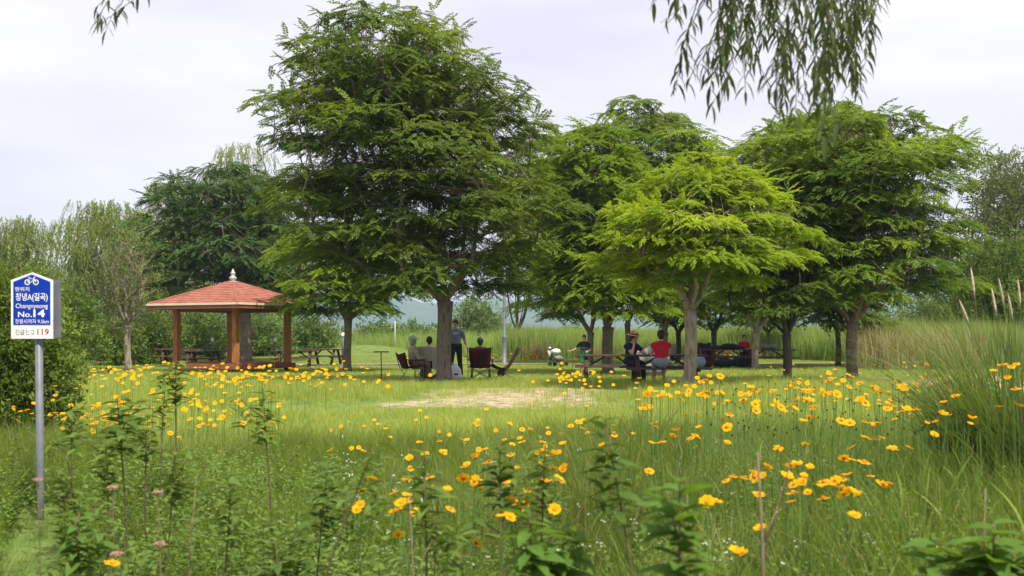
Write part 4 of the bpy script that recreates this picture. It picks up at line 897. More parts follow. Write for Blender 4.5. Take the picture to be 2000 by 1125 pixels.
# striped cloth draped over the chair back
def drape():
    rows = []; n = 22
    for j in range(12):
        s = j / 11; w_ = .34 + .10 * s; z = .97 - .66 * s - (.0 if s else 0); rows.append([((-1 + 2 * i / n) * w_, .0 + .03 * math.sin(i * 1.9 + s) * s + (-.05 * (1 - (2 * i / n - 1) ** 2)) * (1 - s), z + (.10 * (1 - abs(2 * i / n - 1)) if 0 else 0) - .04 * abs(2 * i / n - 1) ** 3 * (1 - s)) for i in range(n + 1)])
    V = [p for r_ in rows for p in r_]; k = n + 1; nV = len(V); V += [(x, y + .015, z) for x, y, z in V]
    Fd = []
    for r_ in range(11):
        for c in range(n):
            if r_ > 6 and 8 < c < 15: continue
            a = r_ * k + c; Fd += [(a, a + 1, a + k + 1, a + k), (nV + a + k, nV + a + k + 1, nV + a + 1, nV + a)]
    Fd += [(i + 1, i, nV + i, nV + i + 1) for i in range(n)]
    m = mat('striped_cloth', (.50, .47, .38), .9); nn = m.node_tree.nodes; ll = m.node_tree.links; wv_ = nn.new('ShaderNodeTexWave'); wv_.inputs['Scale'].default_value = 7; wv_.bands_direction = 'X'
    tcn = nn.new('ShaderNodeTexCoord'); ll.new(tcn.outputs['Object'], wv_.inputs[0]); rp = nn.new('ShaderNodeValToRGB'); rp.color_ramp.elements[0].color = (.30, .28, .21, 1); rp.color_ramp.elements[1].color = (.50, .47, .38, 1); ll.new(wv_.outputs['Fac'], rp.inputs[0]); ll.new(rp.outputs[0], nn['Principled BSDF'].inputs['Base Color'])
    p = at(834, 32.75); tag(MB().add(V, Fd).obj('striped_cloth', m, None, True, p, (0, 0, .1)), 'pale striped cloth draped over a chair back left of the tallest tree trunk', 'cloth')
drape()

# white carrier bag right of the trunk
t = thing('carrier_bag', 'bulging white carrier bag with a green mark standing right of the tallest tree trunk', 'bag', at(889, 33.0))
g = MB(); g.ell((0, 0, .21), (.19, .13, .22)); g.ell((.03, 0, .09), (.21, .15, .12)); g.ell((-.05, .02, .36), (.10, .09, .09)); remesh(g, 'bag_body', mat('white_plastic', (.66, .66, .70), .4, (.56, .56, .60), 12, .5, 14), t, .016)
for s in (-1, 1): MB().tube([(-.10, s * .03, .40), (-.07, s * .04, .50), (.02, s * .04, .50), (.05, s * .03, .38)], .008, 6).obj('handle', M['pale'], t, True)
MB().ell((.04, -.142, .17), (.07, .02, .03)).obj('mark', C_TEAL, t, True)
t = thing('red_bag', 'dark red bag lying on the ground by the left camping chairs', 'bag', at(856, 32.6)); g = MB(); g.ell((0, 0, .09), (.17, .12, .10)); g.ell((.05, 0, .13), (.1, .09, .07)); remesh(g, 'bag_body', C_MAROON, t, .015); MB().tube([(-.08, 0, .17), (-.03, 0, .25), (.06, 0, .24), (.1, 0, .17)], .01, 6).obj('handle', C_BLK, t, True)

# kick scooter
t = thing('kick_scooter', 'thin dark kick scooter with a yellowish handlebar standing left of the camping group', 'kick scooter', at(745, 31.5), .25)
MB().tube([(0, 0, .08), (0, .08, .84)], .014, 8).obj('steering_tube', C_BLK, t, True); MB().tube([(-.2, .082, .85), (.2, .082, .85)], .016, 8).obj('handlebar', M['darkwood'], t, True)
for s in (-1, 1): MB().tube([(s * .11, .082, .85), (s * .21, .082, .85)], .024, 8).obj('grip', mat('grip_tan', (.5, .38, .2), .7) if s < 0 else bpy.data.materials['grip_tan'], t, True)
MB().box((0, -.30, .09), (.13, .52, .03), bev=.01).obj('deck', M['darkwood'], t)
for y in (0.02, -.58): 
    g = MB(); g.tube([(-.02, y, .07), (.02, y, .07)], .07, 16); g.obj('wheel', C_BLK, t)

# grey pushchair by the path
t = thing('pushchair', 'small grey and white pushchair on the path next to the toddler', 'pushchair', at(1090, 47.3), 1.0)
g = MB(); g.ell((0, 0, .34), (.20, .24, .13)); g.ell((0, .13, .50), (.20, .10, .16)); remesh(g, 'seat', C_GREYC, t, .02); g = MB(); g.ell((0, .10, .62), (.22, .20, .13)); remesh(g, 'hood', C_WHITE, t, .02)
for sx in (-1, 1):
    MB().tube([(sx * .2, .32, .75), (sx * .2, .1, .4), (sx * .2, -.26, .1)], .012, 6).obj('frame_tube', C_BLK, t, True); MB().tube([(sx * .2, .27, .1), (sx * .2, -.02, .35)], .012, 6).obj('frame_tube', C_BLK, t, True)
    for y in (-.28, .28): MB().tube([(sx * .2 - .02, y, .09), (sx * .2 + .02, y, .09)], .09, 14).obj('wheel', C_BLK, t)
MB().tube([(-.2, .32, .75), (.2, .32, .75)], .014, 6).obj('handle', C_BLK, t, True)

# things around the right hand tables
def heap(name, lb, cat, px, Y, z, parts, m_, pn='body'):
    p = at(px, Y); t = thing(name, lb, cat, (p[0], p[1], p[2] + z)); g = MB()
    for c, r_ in parts: g.ell(c, r_)
    remesh(g, pn, m_, t, .022, 2); return t
heap('cargo_tarp', 'grey tarpaulin covered load behind the two people at the nearest table', 'tarpaulin', 1268, 36, 0, [((-.35, 0, .55), (.28, .3, .30)), ((0, 0, .62), (.35, .3, .30)), ((.35, 0, .58), (.3, .28, .28)), ((0, 0, .25), (.6, .3, .28))], C_GREYC)
heap('cloth_bundle', 'dark cloth bundle lying across the second picnic table from the right', 'bundle', 1420, 45.9, .76, [((-.35, 0, .05), (.35, .22, .10)), ((.1, 0, .10), (.4, .25, .13)), ((.5, .02, .05), (.25, .2, .10))], C_BLK)
heap('grey_bag', 'pale grey bag lying on the rightmost picnic table', 'bag', 1503, 44.9, .76, [((-.15, 0, .09), (.22, .17, .12)), ((.12, 0, .10), (.2, .16, .11))], C_GREYC)
heap('red_backpack', 'dark red backpack on the ground left of the slim dark tree', 'backpack', 1381, 44.5, 0, [((0, 0, .28), (.22, .17, .26)), ((.05, -.1, .18), (.16, .1, .14))], C_MAROON)
heap('blue_cooler_bag', 'blue cooler bag beside the lime tree trunk in front of the far tables', 'cooler bag', 1364, 44.0, 0, [((0, 0, .26), (.30, .2, .24)), ((0, 0, .40), (.26, .18, .12))], C_SHORT)
heap('black_holdall', 'black holdall with pale things on it under the second picnic table from the right', 'holdall', 1432, 44.6, 0, [((-.35, 0, .22), (.4, .2, .22)), ((.3, 0, .25), (.4, .2, .22))], C_BLK)
for px, Y, lb in ((1314, 41, 'black folding chair back right of the red vested person'), (1362, 45, 'black folding chair back directly right of the lime tree trunk'), (1385, 48, 'small black folding chair beside the slim dark tree')):
    camp_chair(px, Y, .3, lb, C_BLK, .4, .26, .98)
t = thing('plastic_bottle', 'clear pale bottle standing on the nearest picnic table beside the red vested person', 'bottle', (X_(1268, 27.5), 27.5, G(3.3, 27.5) + .76)); MB().lathe([(.035, 0), (.037, .14), (.03, .17), (.013, .2), (.013, .22)], 12).obj('bottle_body', M['pale'], t, True); MB().lathe([(.015, .221), (.015, .24)], 10).obj('cap', C_TEAL, t, True)

# ------------------------------------------------------------------ coreopsis flowers
PET = leafmat('petal_yellow', (.80, .44, .006), (.90, .58, .012), trans=.40, nscale=30); DSC = mat('flower_disc', (.58, .20, .008), .8, (.45, .13, .005), 30); STM = mat('flower_stem', (.10, .19, .04), .7)
def petals_mesh(seed, op=.25, n=8):
    r_ = random.Random(seed); V = []; Fp = []
    for k in range(n):
        a = 6.2832 * k / n + r_.uniform(-.08, .08); L_ = .030 * r_.uniform(.88, 1.08); w_ = .0125 * r_.uniform(.9, 1.1); u_ = Vector((math.cos(a), math.sin(a), 0)); v_ = Vector((-math.sin(a), math.cos(a), 0)); b = len(V); tw = r_.uniform(-.25, .25); up_ = op + r_.uniform(-.12, .12)
        for d, ww, z in ((.006, .004, 0), (.017, w_ * .8, .35), (.026, w_, .8), (1, w_ * .85, 1)):
            dd = L_ if d == 1 else d; zz = up_ * dd * (.9 if z < 1 else .75)
            for s in (-1, 0, 1): V.append(u_ * (dd - (.003 if (d == 1 and s == 0) else 0)) + v_ * ww * s + Vector((0, 0, zz - (.002 if s == 0 else 0) + tw * s * ww)))
        for j in range(3):
            for s in range(2): Fp.append((b + j * 3 + s, b + j * 3 + s + 1, b + j * 3 + s + 4, b + j * 3 + s + 3))
    m = bpy.data.meshes.new('petals'); m.from_pydata([tuple(v) for v in V], [], Fp); m.materials.append(PET); m.polygons.foreach_set('use_smooth', [True] * len(Fp)); return m
PM = [petals_mesh(s, op) for s, op in enumerate((.15, .3, .5, -.1, .9, .2))]
DM = MB().lathe([(.009, -.002), (.010, .003), (.006, .008), (.001, .009)], 10).mesh('disc', DSC, True)
def stem_mesh(s):
    r_ = random.Random(s); b = r_.uniform(.03, .10); mb = MB(); mb.tube([(0, 0, 0), (b * .3, .01, .35), (b * .6, -.01, .7), (b, 0, 1)], [.0028, .0022, .0018, .0016], 4, False)
    return mb.mesh('stem', STM), b
SM = [stem_mesh(s) for s in range(4)]
def flower(px, py, Y, label, group, sz=1.0):
    hx, hz_ = X_(px, Y), Z_(py, Y); k = rnd.randrange(4); sm, b = SM[k]; gz = G(hx, Y); h = hz_ - gz
    if h < .06: h = .06
    a = rnd.uniform(0, 6.28); t = thing('coreopsis_flower', label, 'flower', (hx - b * math.cos(a), Y - b * math.sin(a), gz), a, group)
    link('stem', sm, t, (0, 0, 0), None, (1, 1, h))
    rot = Euler((rnd.gauss(0, .38) + .30, rnd.gauss(0, .38), rnd.uniform(0, 6.28))); rot2 = (Matrix.Rotation(-a, 3, 'Z') @ Matrix.Rotation(rnd.gauss(.22, .34), 3, 'X') @ Matrix.Rotation(rnd.gauss(0, .3), 3, 'Y') @ Matrix.Rotation(rnd.uniform(0, 6.28), 3, 'Z')).to_euler()
    s_ = sz * rnd.uniform(.72, 1.22)
    link('petals', PM[rnd.randrange(6)], t, (b, 0, h + .003), rot2, s_); link('disc', DM, t, (b, 0, h + .003), rot2, s_ * 1.05)
    return t
right_f = [(1378, 744), (1370, 746), (1407, 735), (1475, 790), (1477, 803), (1340, 812), (1291, 866), (1350, 858), (1365, 838), (1420, 835), (1421, 866), (1412, 820), (1425, 810), (1265, 772), (1290, 776), (1328, 780), (1256, 800), (1366, 772), (1380, 768), (1408, 770), (1278, 828), (1320, 838), (1315, 851), (1362, 855), (1380, 775), (1345, 765), (1465, 760), (1460, 772), (1452, 782), (1484, 768), (1525, 797), (1530, 805), (1555, 757), (1548, 750), (1510, 765), (1578, 766), (1585, 760), (1575, 785), (1583, 783), (1590, 795), (1548, 792), (1580, 817), (1588, 815), (1568, 826), (1643, 822), (1660, 827), (1690, 826), (1714, 827), (1622, 768), (1634, 772), (1612, 772), (1617, 745), (1664, 737), (1658, 757), (1680, 750), (1705, 758), (1720, 768), (1690, 787), (1680, 783), (1733, 800), (1745, 798), (1768, 765), (1762, 757), (1788, 752), (1815, 753), (1833, 742), (1858, 764), (1866, 775), (1843, 788), (1838, 805), (1852, 812), (1827, 825), (1825, 851), (1895, 830), (1898, 820), (1810, 713), (1760, 806), (1770, 804), (1790, 800), (1748, 820), (1692, 857), (1713, 860), (1722, 856), (1742, 879), (1748, 880), (1775, 875), (1664, 876), (1648, 897), (1688, 903), (1655, 930), (1700, 932), (1735, 946), (1722, 948), (1520, 876), (1573, 869), (1545, 909), (1556, 911), (1535, 935), (1543, 933), (1565, 945), (1570, 940), (1548, 963), (1578, 963), (1545, 982), (1608, 974), (1610, 943), (1632, 934), (1645, 952), (1650, 966), (1663, 961), (1675, 967), (1646, 968), (1418, 940), (1432, 931), (1452, 933), (1473, 932), (1482, 968), (1490, 931), (1668, 1010), (1436, 1083), (1268, 922), (1380, 983), (1400, 982), (1500, 913), (1485, 1035)]
mid_f = [(1147, 846), (1192, 891), (1175, 868), (1115, 833), (1130, 826), (1140, 824), (1098, 920), (1080, 917), (1102, 915), (1056, 908), (1050, 885), (1062, 882), (1065, 893), (1082, 890), (1092, 885), (945, 879), (935, 880), (930, 895), (907, 912), (912, 908), (985, 888), (997, 890), (1015, 857), (1020, 865), (995, 830), (924, 829), (1070, 943), (1060, 940), (1090, 940), (865, 885), (868, 884), (830, 887), (800, 898), (802, 917), (840, 935), (850, 955), (795, 940), (810, 938), (770, 962), (795, 970), (790, 978), (783, 985), (798, 985), (773, 1000), (818, 1004), (815, 1003), (880, 995), (873, 960), (937, 958), (935, 940), (985, 945), (990, 955), (1000, 980), (1025, 990), (1030, 960), (1083, 998), (710, 963), (697, 997), (703, 988), (779, 1046), (930, 1062), (645, 882), (707, 884), (726, 937), (762, 857), (820, 865), (912, 862), (903, 861), (858, 862), (1138, 838), (1200, 850), (1100, 870), (978, 1012), (995, 1012), (215, 1100), (220, 1103), (928, 940), (905, 936), (1010, 915), (955, 908), (1060, 865), (1020, 840), (985, 860), (1000, 870), (1035, 838)]
gR = 'yellow coreopsis in the right half of the meadow'; gM = 'yellow coreopsis in the middle of the meadow'; gL = 'yellow coreopsis between the sign and the pavilion'
def zoneY(py, near, far, y0, y1): return near + (far - near) * (y1 - py) / (y1 - y0)
LMK = [(515, 760, 'the tall forked sapling'), (735, 860, 'the slanting sapling stem'), (835, 880, 'the upright dark sapling stem'), (985, 850, 'the dark leafed sapling'), (1070, 860, 'the sapling right of the dark leafed one'),
 (1185, 810, 'the blurred leaning sapling'), (1325, 920, 'the large blurred bright sapling'), (1480, 880, 'the thick dry stalk'), (1348, 765, 'the lime tree trunk'), (1537, 755, 'the dark forked trunk'), (1664, 750, 'the large right tree trunk'), (1800, 745, 'the sandy patch at the right'),
 (1900, 800, 'the foot of the reed clump'), (1040, 1000, 'the bushy bright sapling'), (1600, 900, 'the middle of the right meadow'), (1740, 880, 'the bare gap in the right grass'), (232, 790, 'the sapling with a drooping head'), (70, 800, 'the sign pole'), (345, 720, 'the sprig at the left pavilion post'), (290, 800, 'the pale leafed sapling'), (457, 715, 'the central pavilion post'), (250, 705, 'the pale pinkish trunk'), (1010, 900, 'the low sapling in the middle')]
def where(px, py):
    n_, q = min(((abs(px - a) + 1.5 * abs(py - b), (a, b, c)) for a, b, c in LMK)); dx, dy = px - q[0], py - q[1]
    pos = ('left of ' if dx < 0 else 'right of ') if abs(dx) > abs(dy) * 1.2 else ('below ' if dy > 0 else 'above ')
    return ('just ' if n_ < 45 else '') + pos + q[2]
look = lambda: rnd.choice(['yellow', 'golden yellow', 'orange yellow'])
for px, py in right_f:
    Y = max(3.9, min(7.4, zoneY(py, 4.3, 7.0, 740, 960))) + rnd.uniform(-.3, .3)
    lb = 'yellow coreopsis ' + where(px, py)
    flower(px, py, Y, lb, gR, .82)
    if rnd.random() < .28: qx, qy = px + rnd.gauss(0, 13), py + rnd.gauss(0, 6); flower(qx, qy, Y + rnd.uniform(-.1, .1), 'yellow coreopsis ' + where(qx, qy), gR, .68)
for px, py in mid_f:
    Y = max(3.9, min(8, zoneY(py, 4.2, 8.0, 830, 960))) + rnd.uniform(-.3, .3)
    lb = 'single yellow flower at the bottom left corner of the meadow' if px < 300 else 'yellow coreopsis ' + where(px, py)
    flower(px, py, Y, lb, gM, .76)
for px, py, Y in ((1940, 727, 5.5), (1958, 715, 5.4), (1975, 717, 5.6), (1985, 713, 5.7), (1968, 738, 5.6), (1984, 760, 5.5), (1950, 797, 5.4), (1988, 794, 5.3)):
    flower(px, py, Y, 'orange yellow coreopsis in front of the big reed clump at the right edge', 'coreopsis by the reed clump', .85)
for k in range(62):
    px = rnd.uniform(25, 480) if k % 3 else rnd.uniform(100, 230); py = 815 + rnd.gauss(0, 16); flower(px, py, 10.3 + rnd.uniform(-.6, .9), 'coreopsis in the nearer left row ' + where(px, py), gL, .85)
n_left = 300 - sum(1 for o in COL.objects if o.name.startswith('coreopsis_flower'))
for k in range(max(0, n_left)):
    px = min(max(rnd.gauss(320, 110), 60), 500); py = 726 + rnd.gauss(0, 9) + .012 * (px - 300); flower(px, py, 17.5 + rnd.uniform(-1.5, 3), 'coreopsis in the farther left band ' + where(px, py), gL, 1.0)
# the many small remaining ones
fm = PM[1]; FV = np.array([v.co[:] for v in fm.vertices]); FF = np.array([p.vertices[:] for p in fm.polygons]); sv = []; sf = []; stv = []; stf = []
def small_flower(px, py, Y, s_):
    x, z = X_(px, Y), Z_(py, Y); gz = G(x, Y); z = max(z, gz + .12)
    Rm = np.array((Matrix.Rotation(rnd.gauss(.5, .4), 3, 'X') @ Matrix.Rotation(rnd.uniform(0, 6.28), 3, 'Z'))); k = sum(len(a) for a in sv)
    sv.append(FV @ Rm.T * s_ + np.array((x, Y, z))); sf.append(FF + k)
    q = len(stv) ; a = rnd.uniform(-.05, .05); stv.extend([(x + a, Y, gz), (x + a + .005, Y, gz), (x + .003, Y, z), (x - .001, Y, z)]); stf.append((q, q + 1, q + 2, q + 3))
for k in range(250): small_flower(rnd.gauss(430, 150) if k % 2 else rnd.uniform(110, 760), 733 + rnd.gauss(0, 13) , rnd.uniform(17, 25), 1.2)
for k in range(120): small_flower(rnd.uniform(20, 560), 800 + rnd.gauss(0, 28), rnd.uniform(10.5, 14), .85)
for k in range(46): small_flower(rnd.gauss(1120, 45), 738 + rnd.gauss(0, 14), rnd.uniform(20, 24), 1.15)
for k in range(36): small_flower(rnd.uniform(640, 1250), 830 + rnd.gauss(0, 26), rnd.uniform(9, 13), .75)
for k in range(90): small_flower(rnd.uniform(1240, 1920), 770 + rnd.gauss(0, 18), rnd.uniform(8, 12), .75)
for k in range(260): small_flower(rnd.uniform(780, 1480), rnd.uniform(690, 701), rnd.uniform(54, 59), 1.2)
for k in range(60): small_flower(rnd.uniform(1500, 1900), rnd.uniform(705, 745), rnd.uniform(24, 36), 1.0)
o = link('far_coreopsis', mesh_np('far_coreopsis', np.concatenate(sv), np.concatenate(sf), [PET])); tag(o, 'countless small yellow coreopsis scattered through the grass', kind='stuff')
o = link('flower_stems', mesh_np('flower_stems', np.array(stv), np.array(stf), [STM])); tag(o, 'thin green stems of the scattered coreopsis', kind='stuff')
# spent seed heads and tiny white flowers in the meadow
g = MB(); g2 = MB()
for k in range(150):
    px = rnd.uniform(1380, 1930); py = rnd.uniform(735, 850); Y = zoneY(py, 5.4, 9, 735, 850) + rnd.uniform(-.4, .4); p = P(px, py, Y); g.ell(p, (.006, .006, .007), 6, 4); g2.tube([(p.x, p.y, G(p.x, p.y)), (p.x + .01, p.y, (p.z + G(p.x, p.y)) / 2), p], .0014, 3, False)
tag(g.obj('seed_heads', mat('seedhead', (.05, .035, .02), .9), None), 'small dark spent seed heads among the right flowers', kind='stuff'); tag(g2.obj('seed_stems', STM, None), 'thin stems of spent flowers', kind='stuff')
g = MB()
for k in range(130):
    px = rnd.uniform(650, 1950); py = rnd.uniform(850, 1100); Y = zoneY(py, 3.8, 8, 850, 1100) + rnd.uniform(-.3, .3); p = P(px, py, Y)
    for q in range(3): g.ell(p + Vector((rnd.gauss(0, .01), rnd.gauss(0, .01), rnd.gauss(0, .006))), (.004, .004, .003), 5, 4)
tag(g.obj('tiny_white_flowers', C_WHITE, None), 'tiny white meadow flowers dotted in the near grass', kind='stuff')
g = MB()
for k in range(26):
    x = X_(rnd.uniform(1300, 1345), 25.8); p = Vector((x, 25.8 + rnd.uniform(-.3, .3), 0)); p.z = G(p.x, p.y) + rnd.uniform(.1, .22); g.ell(p, (.03, .03, .02), 6, 4)
tag(g.obj('white_clover', C_WHITE, None), 'small white flowers in the grass under the nearest picnic table', kind='stuff')

# ------------------------------------------------------------------ foreground saplings with single leaves
def leaf_mesh(name, L_, W_, m_, droop=.25, n=5):
    V = []; F_ = []
    for j in range(n + 1):
        t_ = j / n; w_ = W_ / 2 * math.sin(math.pi * min(1, t_ ** .8)) ** .8 if 0 < t_ < 1 else .0008; z = -droop * L_ * t_ * t_; V += [(L_ * t_, -w_, z + w_ * .35), (L_ * t_, 0, z), (L_ * t_, w_, z + w_ * .35)]
    for j in range(n):
        for s in (0, 1): F_.append((3 * j + s, 3 * j + s + 1, 3 * j + s + 4, 3 * j + s + 3))
    m = bpy.data.meshes.new(name); m.from_pydata(V, [], F_); m.materials.append(m_); m.polygons.foreach_set('use_smooth', [True] * len(F_)); return m
def leafm1(name, c1, c2, tr=.35):
    m = leafmat(name, c1, c2, trans=tr, nscale=25); return m
LF = leafm1('sapling_leaf', (.12, .19, .036), (.22, .30, .058)); LF2 = leafm1('bright_leaf', (.11, .20, .035), (.19, .29, .06), .45); LFD = leafm1('dark_sapling_leaf', (.08, .14, .03), (.14, .21, .045))
LMS = {'n': [leaf_mesh('leaf', .085, .026, LF, .3), leaf_mesh('leaf', .070, .022, LF, .1)], 'b': [leaf_mesh('leaf', .10, .045, LF2, .2), leaf_mesh('leaf', .085, .04, LF2, .35)], 'd': [leaf_mesh('leaf', .095, .032, LFD, .3), leaf_mesh('leaf', .08, .028, LFD, .15)]}
TWG = mat('twig_brown', (.13, .09, .055), .8, (.08, .06, .035), 20); TWP = mat('twig_pale', (.22, .165, .11), .9, (.14, .10, .07), 20); TWGR = mat('twig_green', (.14, .17, .06), .8)
def sapling(px, py, Y, bpx, lk, nw, label, sz=1.0, spread=.03, side=2, twig=None, name='sapling', full=0.0):
    """stem rises from the ground at bpx to the tip at (px,py); whorls of leaves near the tip and down the stem"""
    bx = X_(bpx, Y); gz = G(bx, Y); t = thing(name, label, 'sapling' if name == 'sapling' else name.replace('_', ' '), (bx, Y, gz - .02)); tip = Vector((X_(px, Y) - bx, 0, Z_(py, Y) - gz)); r_ = random.Random(int(px * 7 + py))
    pts = [Vector((tip.x * (q ** 1.3), .02 * math.sin(5 * q + px), tip.z * q)) for q in (0, .2, .4, .6, .8, 1)]; tw = twig or TWG
    MB().tube(pts, [.006 * sz, .0055 * sz, .005 * sz, .0042 * sz, .0034 * sz, .0022 * sz], 6).obj('stem', tw, t, True)
    def whorl(c, n, s_, dn=0.0, ax=None):
        a0 = r_.uniform(0, 6.28)
        for k in range(n):
            a = a0 + 2.4 * k + r_.uniform(-.2, .2); pit = r_.uniform(-.25, .5) + .25 * (k / n) - dn; o = link('leaf', LMS[lk][r_.randrange(2)], t, c - Vector((0, 0, .012 * k * s_)) + Vector((0, 0, .0)), (r_.uniform(-.4, .4), -pit, a), s_ * sz * r_.uniform(.85, 1.4))
    whorl(tip, 24, 1.0)
    for k in range(min(nw, 2)):
        q = 1 - (k + 1) * (.09 if full == 0 else (full / nw)); 
        if q < .1: break
        p = Vector((tip.x * (q ** 1.3), 0, tip.z * q)); whorl(p, 8, .95, .1)
    for k in range(side):
        q = r_.uniform(.62, .95); p = Vector((tip.x * (q ** 1.3), .01, tip.z * q)); a = r_.uniform(0, 6.28); e_ = p + Vector((math.cos(a) * .12, math.sin(a) * .12, .10)) * sz * r_.uniform(.7, 1.3)
        MB().tube([p, p.lerp(e_, .5) + Vector((0, 0, -.01)), e_], [.003 * sz, .0025 * sz, .0016 * sz], 5).obj('side_twig', tw, t, True); whorl(e_, 10, .85)
saps = [ # tip px, py, Y, base px, leafkind, whorls
 (515, 752, 5.6, 535, 'n', 2, 'tall forked sapling standing in front of the right end of the pavilion', 1.0, 3),
 (232, 768, 5.4, 250, 'd', 2, 'sapling with a dark drooping leafy head right of the sign pole', 1.1, 2),
 (345, 700, 7.2, 340, 'n', 2, 'leafy sapling tip overlapping the left pavilion post', 1.2, 3),
 (322, 745, 6.8, 312, 'n', 1, 'slender bare stemmed sapling below the left pavilion post', .9, 1),
 (290, 800, 5.8, 281, 'n', 2, 'sapling with pale leaves left of centre between the sign and the pavilion sprig', 1.0, 2),
 (135, 770, 6.4, 146, 'n', 3, 'thin sapling immediately right of the sign pole', 1.0, 3),
 (205, 850, 4.8, 215, 'n', 3, 'short leafy sapling low beside the sign pole', .9, 3),
 (130, 880, 4.6, 170, 'n', 3, 'bent sapling with arching stem right below the sign', .9, 3),
 (345, 865, 4.9, 315, 'n', 2, 'leaning sapling left of the middle, pointing right', .85, 3),
 (735, 855, 3.9, 560, 'n', 1, 'sapling with a long stem slanting up to the right below the sand patch', .8, 1),
 (640, 900, 4.1, 600, 'd', 2, 'low dark leafed sapling left of the slanting stem', .8, 2),
 (830, 868, 3.6, 838, 'n', 2, 'upright sapling with dark straight stem in the middle flower cluster', .95, 2),
 (975, 848, 4.0, 985, 'd', 2, 'dark leafed sapling among the middle flowers below the standing man', .9, 2),
 (1065, 858, 4.2, 1050, 'n', 2, 'sapling right of the dark leafed one in the middle flowers', .9, 2),
 (1180, 800, 3.2, 1290, 'd', 3, 'blurred sapling leaning left with broad dark leaves right of the sand patch', .85, 1),
 (1325, 925, 2.7, 1335, 'b', 3, 'large blurred bright sapling close to the lens right of centre', .85, 2),
 (1035, 1000, 3.2, 1050, 'b', 4, 'bushy bright leafed sapling at the bottom centre', .9, 5),
 (450, 930, 4.4, 430, 'n', 3, 'tangled sapling in the weeds left of centre', .8, 4),
 (1000, 900, 4.4, 1010, 'n', 3, 'low sapling directly under the dark leafed one', .8, 3),
 (1100, 1040, 3.3, 1095, 'b', 3, 'second bushy bright sapling at the bottom centre, farther right', .8, 4),
 (1940, 1010, 3.0, 1950, 'b', 3, 'broad leafed bright plant in the bottom right corner', 1.0, 5),
 (1890, 1040, 3.1, 1900, 'b', 3, 'broad leafed plant left of the one in the bottom right corner', .9, 4),
 (150, 1000, 4.3, 160, 'b', 3, 'low bright leafed plant at the bottom left near the pink flower heads', .8, 4),
 (540, 1040, 3.9, 560, 'd', 3, 'low dark leafed plant at the bottom between the pink flower heads and the centre', .8, 4),
 (900, 1060, 3.6, 920, 'n', 3, 'low leafy plant at the bottom left of the bushy bright sapling', .8, 4)]
for px, py, Y, bp, lk, nw, lb, sz, sd_ in saps: sapling(px, py, Y, bp, lk, nw, lb, sz, side=sd_)
# bare dry stalks
for k, (px, py, Y, bp, lb, m_) in enumerate(((1480, 868, 3.3, 1500, 'thick pale dry stalk standing bare in the right foreground', TWP), (1548, 880, 3.6, 1440, 'dark bare twig slanting beside the pale dry stalk', TWG), (1925, 940, 3.1, 1915, 'bare pale grey stick in the bottom right corner', TWP), (385, 915, 4.6, 360, 'thin pale dry stalk among the weeds left of centre', TWP), (800, 950, 3.4, 815, 'thin brown stalk left of the upright dark stem', TWP), (860, 880, 3.7, 838, 'thin brown stalk right of the upright dark stem', TWG))):
    bx = X_(bp, Y); gz = G(bx, Y); tx = X_(px, Y) - bx; tz = Z_(py, Y) - gz; t = thing('dry_stalk', lb, 'stalk', (bx, Y, gz - .02)); r0 = .0065 if k == 0 else .0035
    MB().tube([(0, 0, 0), (tx * .3, .01, tz * .35), (tx * .55, 0, tz * .7), (tx, 0, tz)], [r0, r0 * .9, r0 * .7, r0 * .45], 7).obj('stem', m_, t, True)
    MB().tube([(tx * .55, 0, tz * .7), (tx * .55 + .05, .02, tz * .82)], [r0 * .5, r0 * .2], 5).obj('side_twig', m_, t, True)
# pink flower heads
PK = mat('pink_floret', (.42, .22, .21), .85, (.27, .14, .11), 60)
for px, py, Y, lb in ((125, 978, 4.6, 'pink flower head right of the sign pole base'), (74, 940, 4.9, 'small pink flower head overlapping the sign pole'), (220, 955, 4.6, 'faded brownish pink flower head above the weeds left'), (308, 965, 4.6, 'brownish red flower head on a thin stalk left of centre'), (312, 1066, 4.0, 'pale pink flower head low in the left foreground'), (228, 1085, 4.0, 'pale pink flower head just above the bottom left yellow flower')):
    bx = X_(px, Y); gz = G(bx, Y); t = thing('pink_flower_head', lb, 'flower', (bx, Y, gz), 0, 'pink flower heads at the lower left'); h = Z_(py, Y) - gz; MB().tube([(0, 0, 0), (.01, 0, h * .5), (0, 0, h)], .002, 5).obj('stem', TWG, t, True); g = MB()
    for k in range(60):
        a = rnd.uniform(0, 6.28); q = .022 * math.sqrt(rnd.random()); g.ell((q * math.cos(a), q * math.sin(a), h + .010 - q * q * 9 + rnd.gauss(0, .002)), (.0035, .0035, .003), 5, 4)
    g.obj('florets', PK, t)

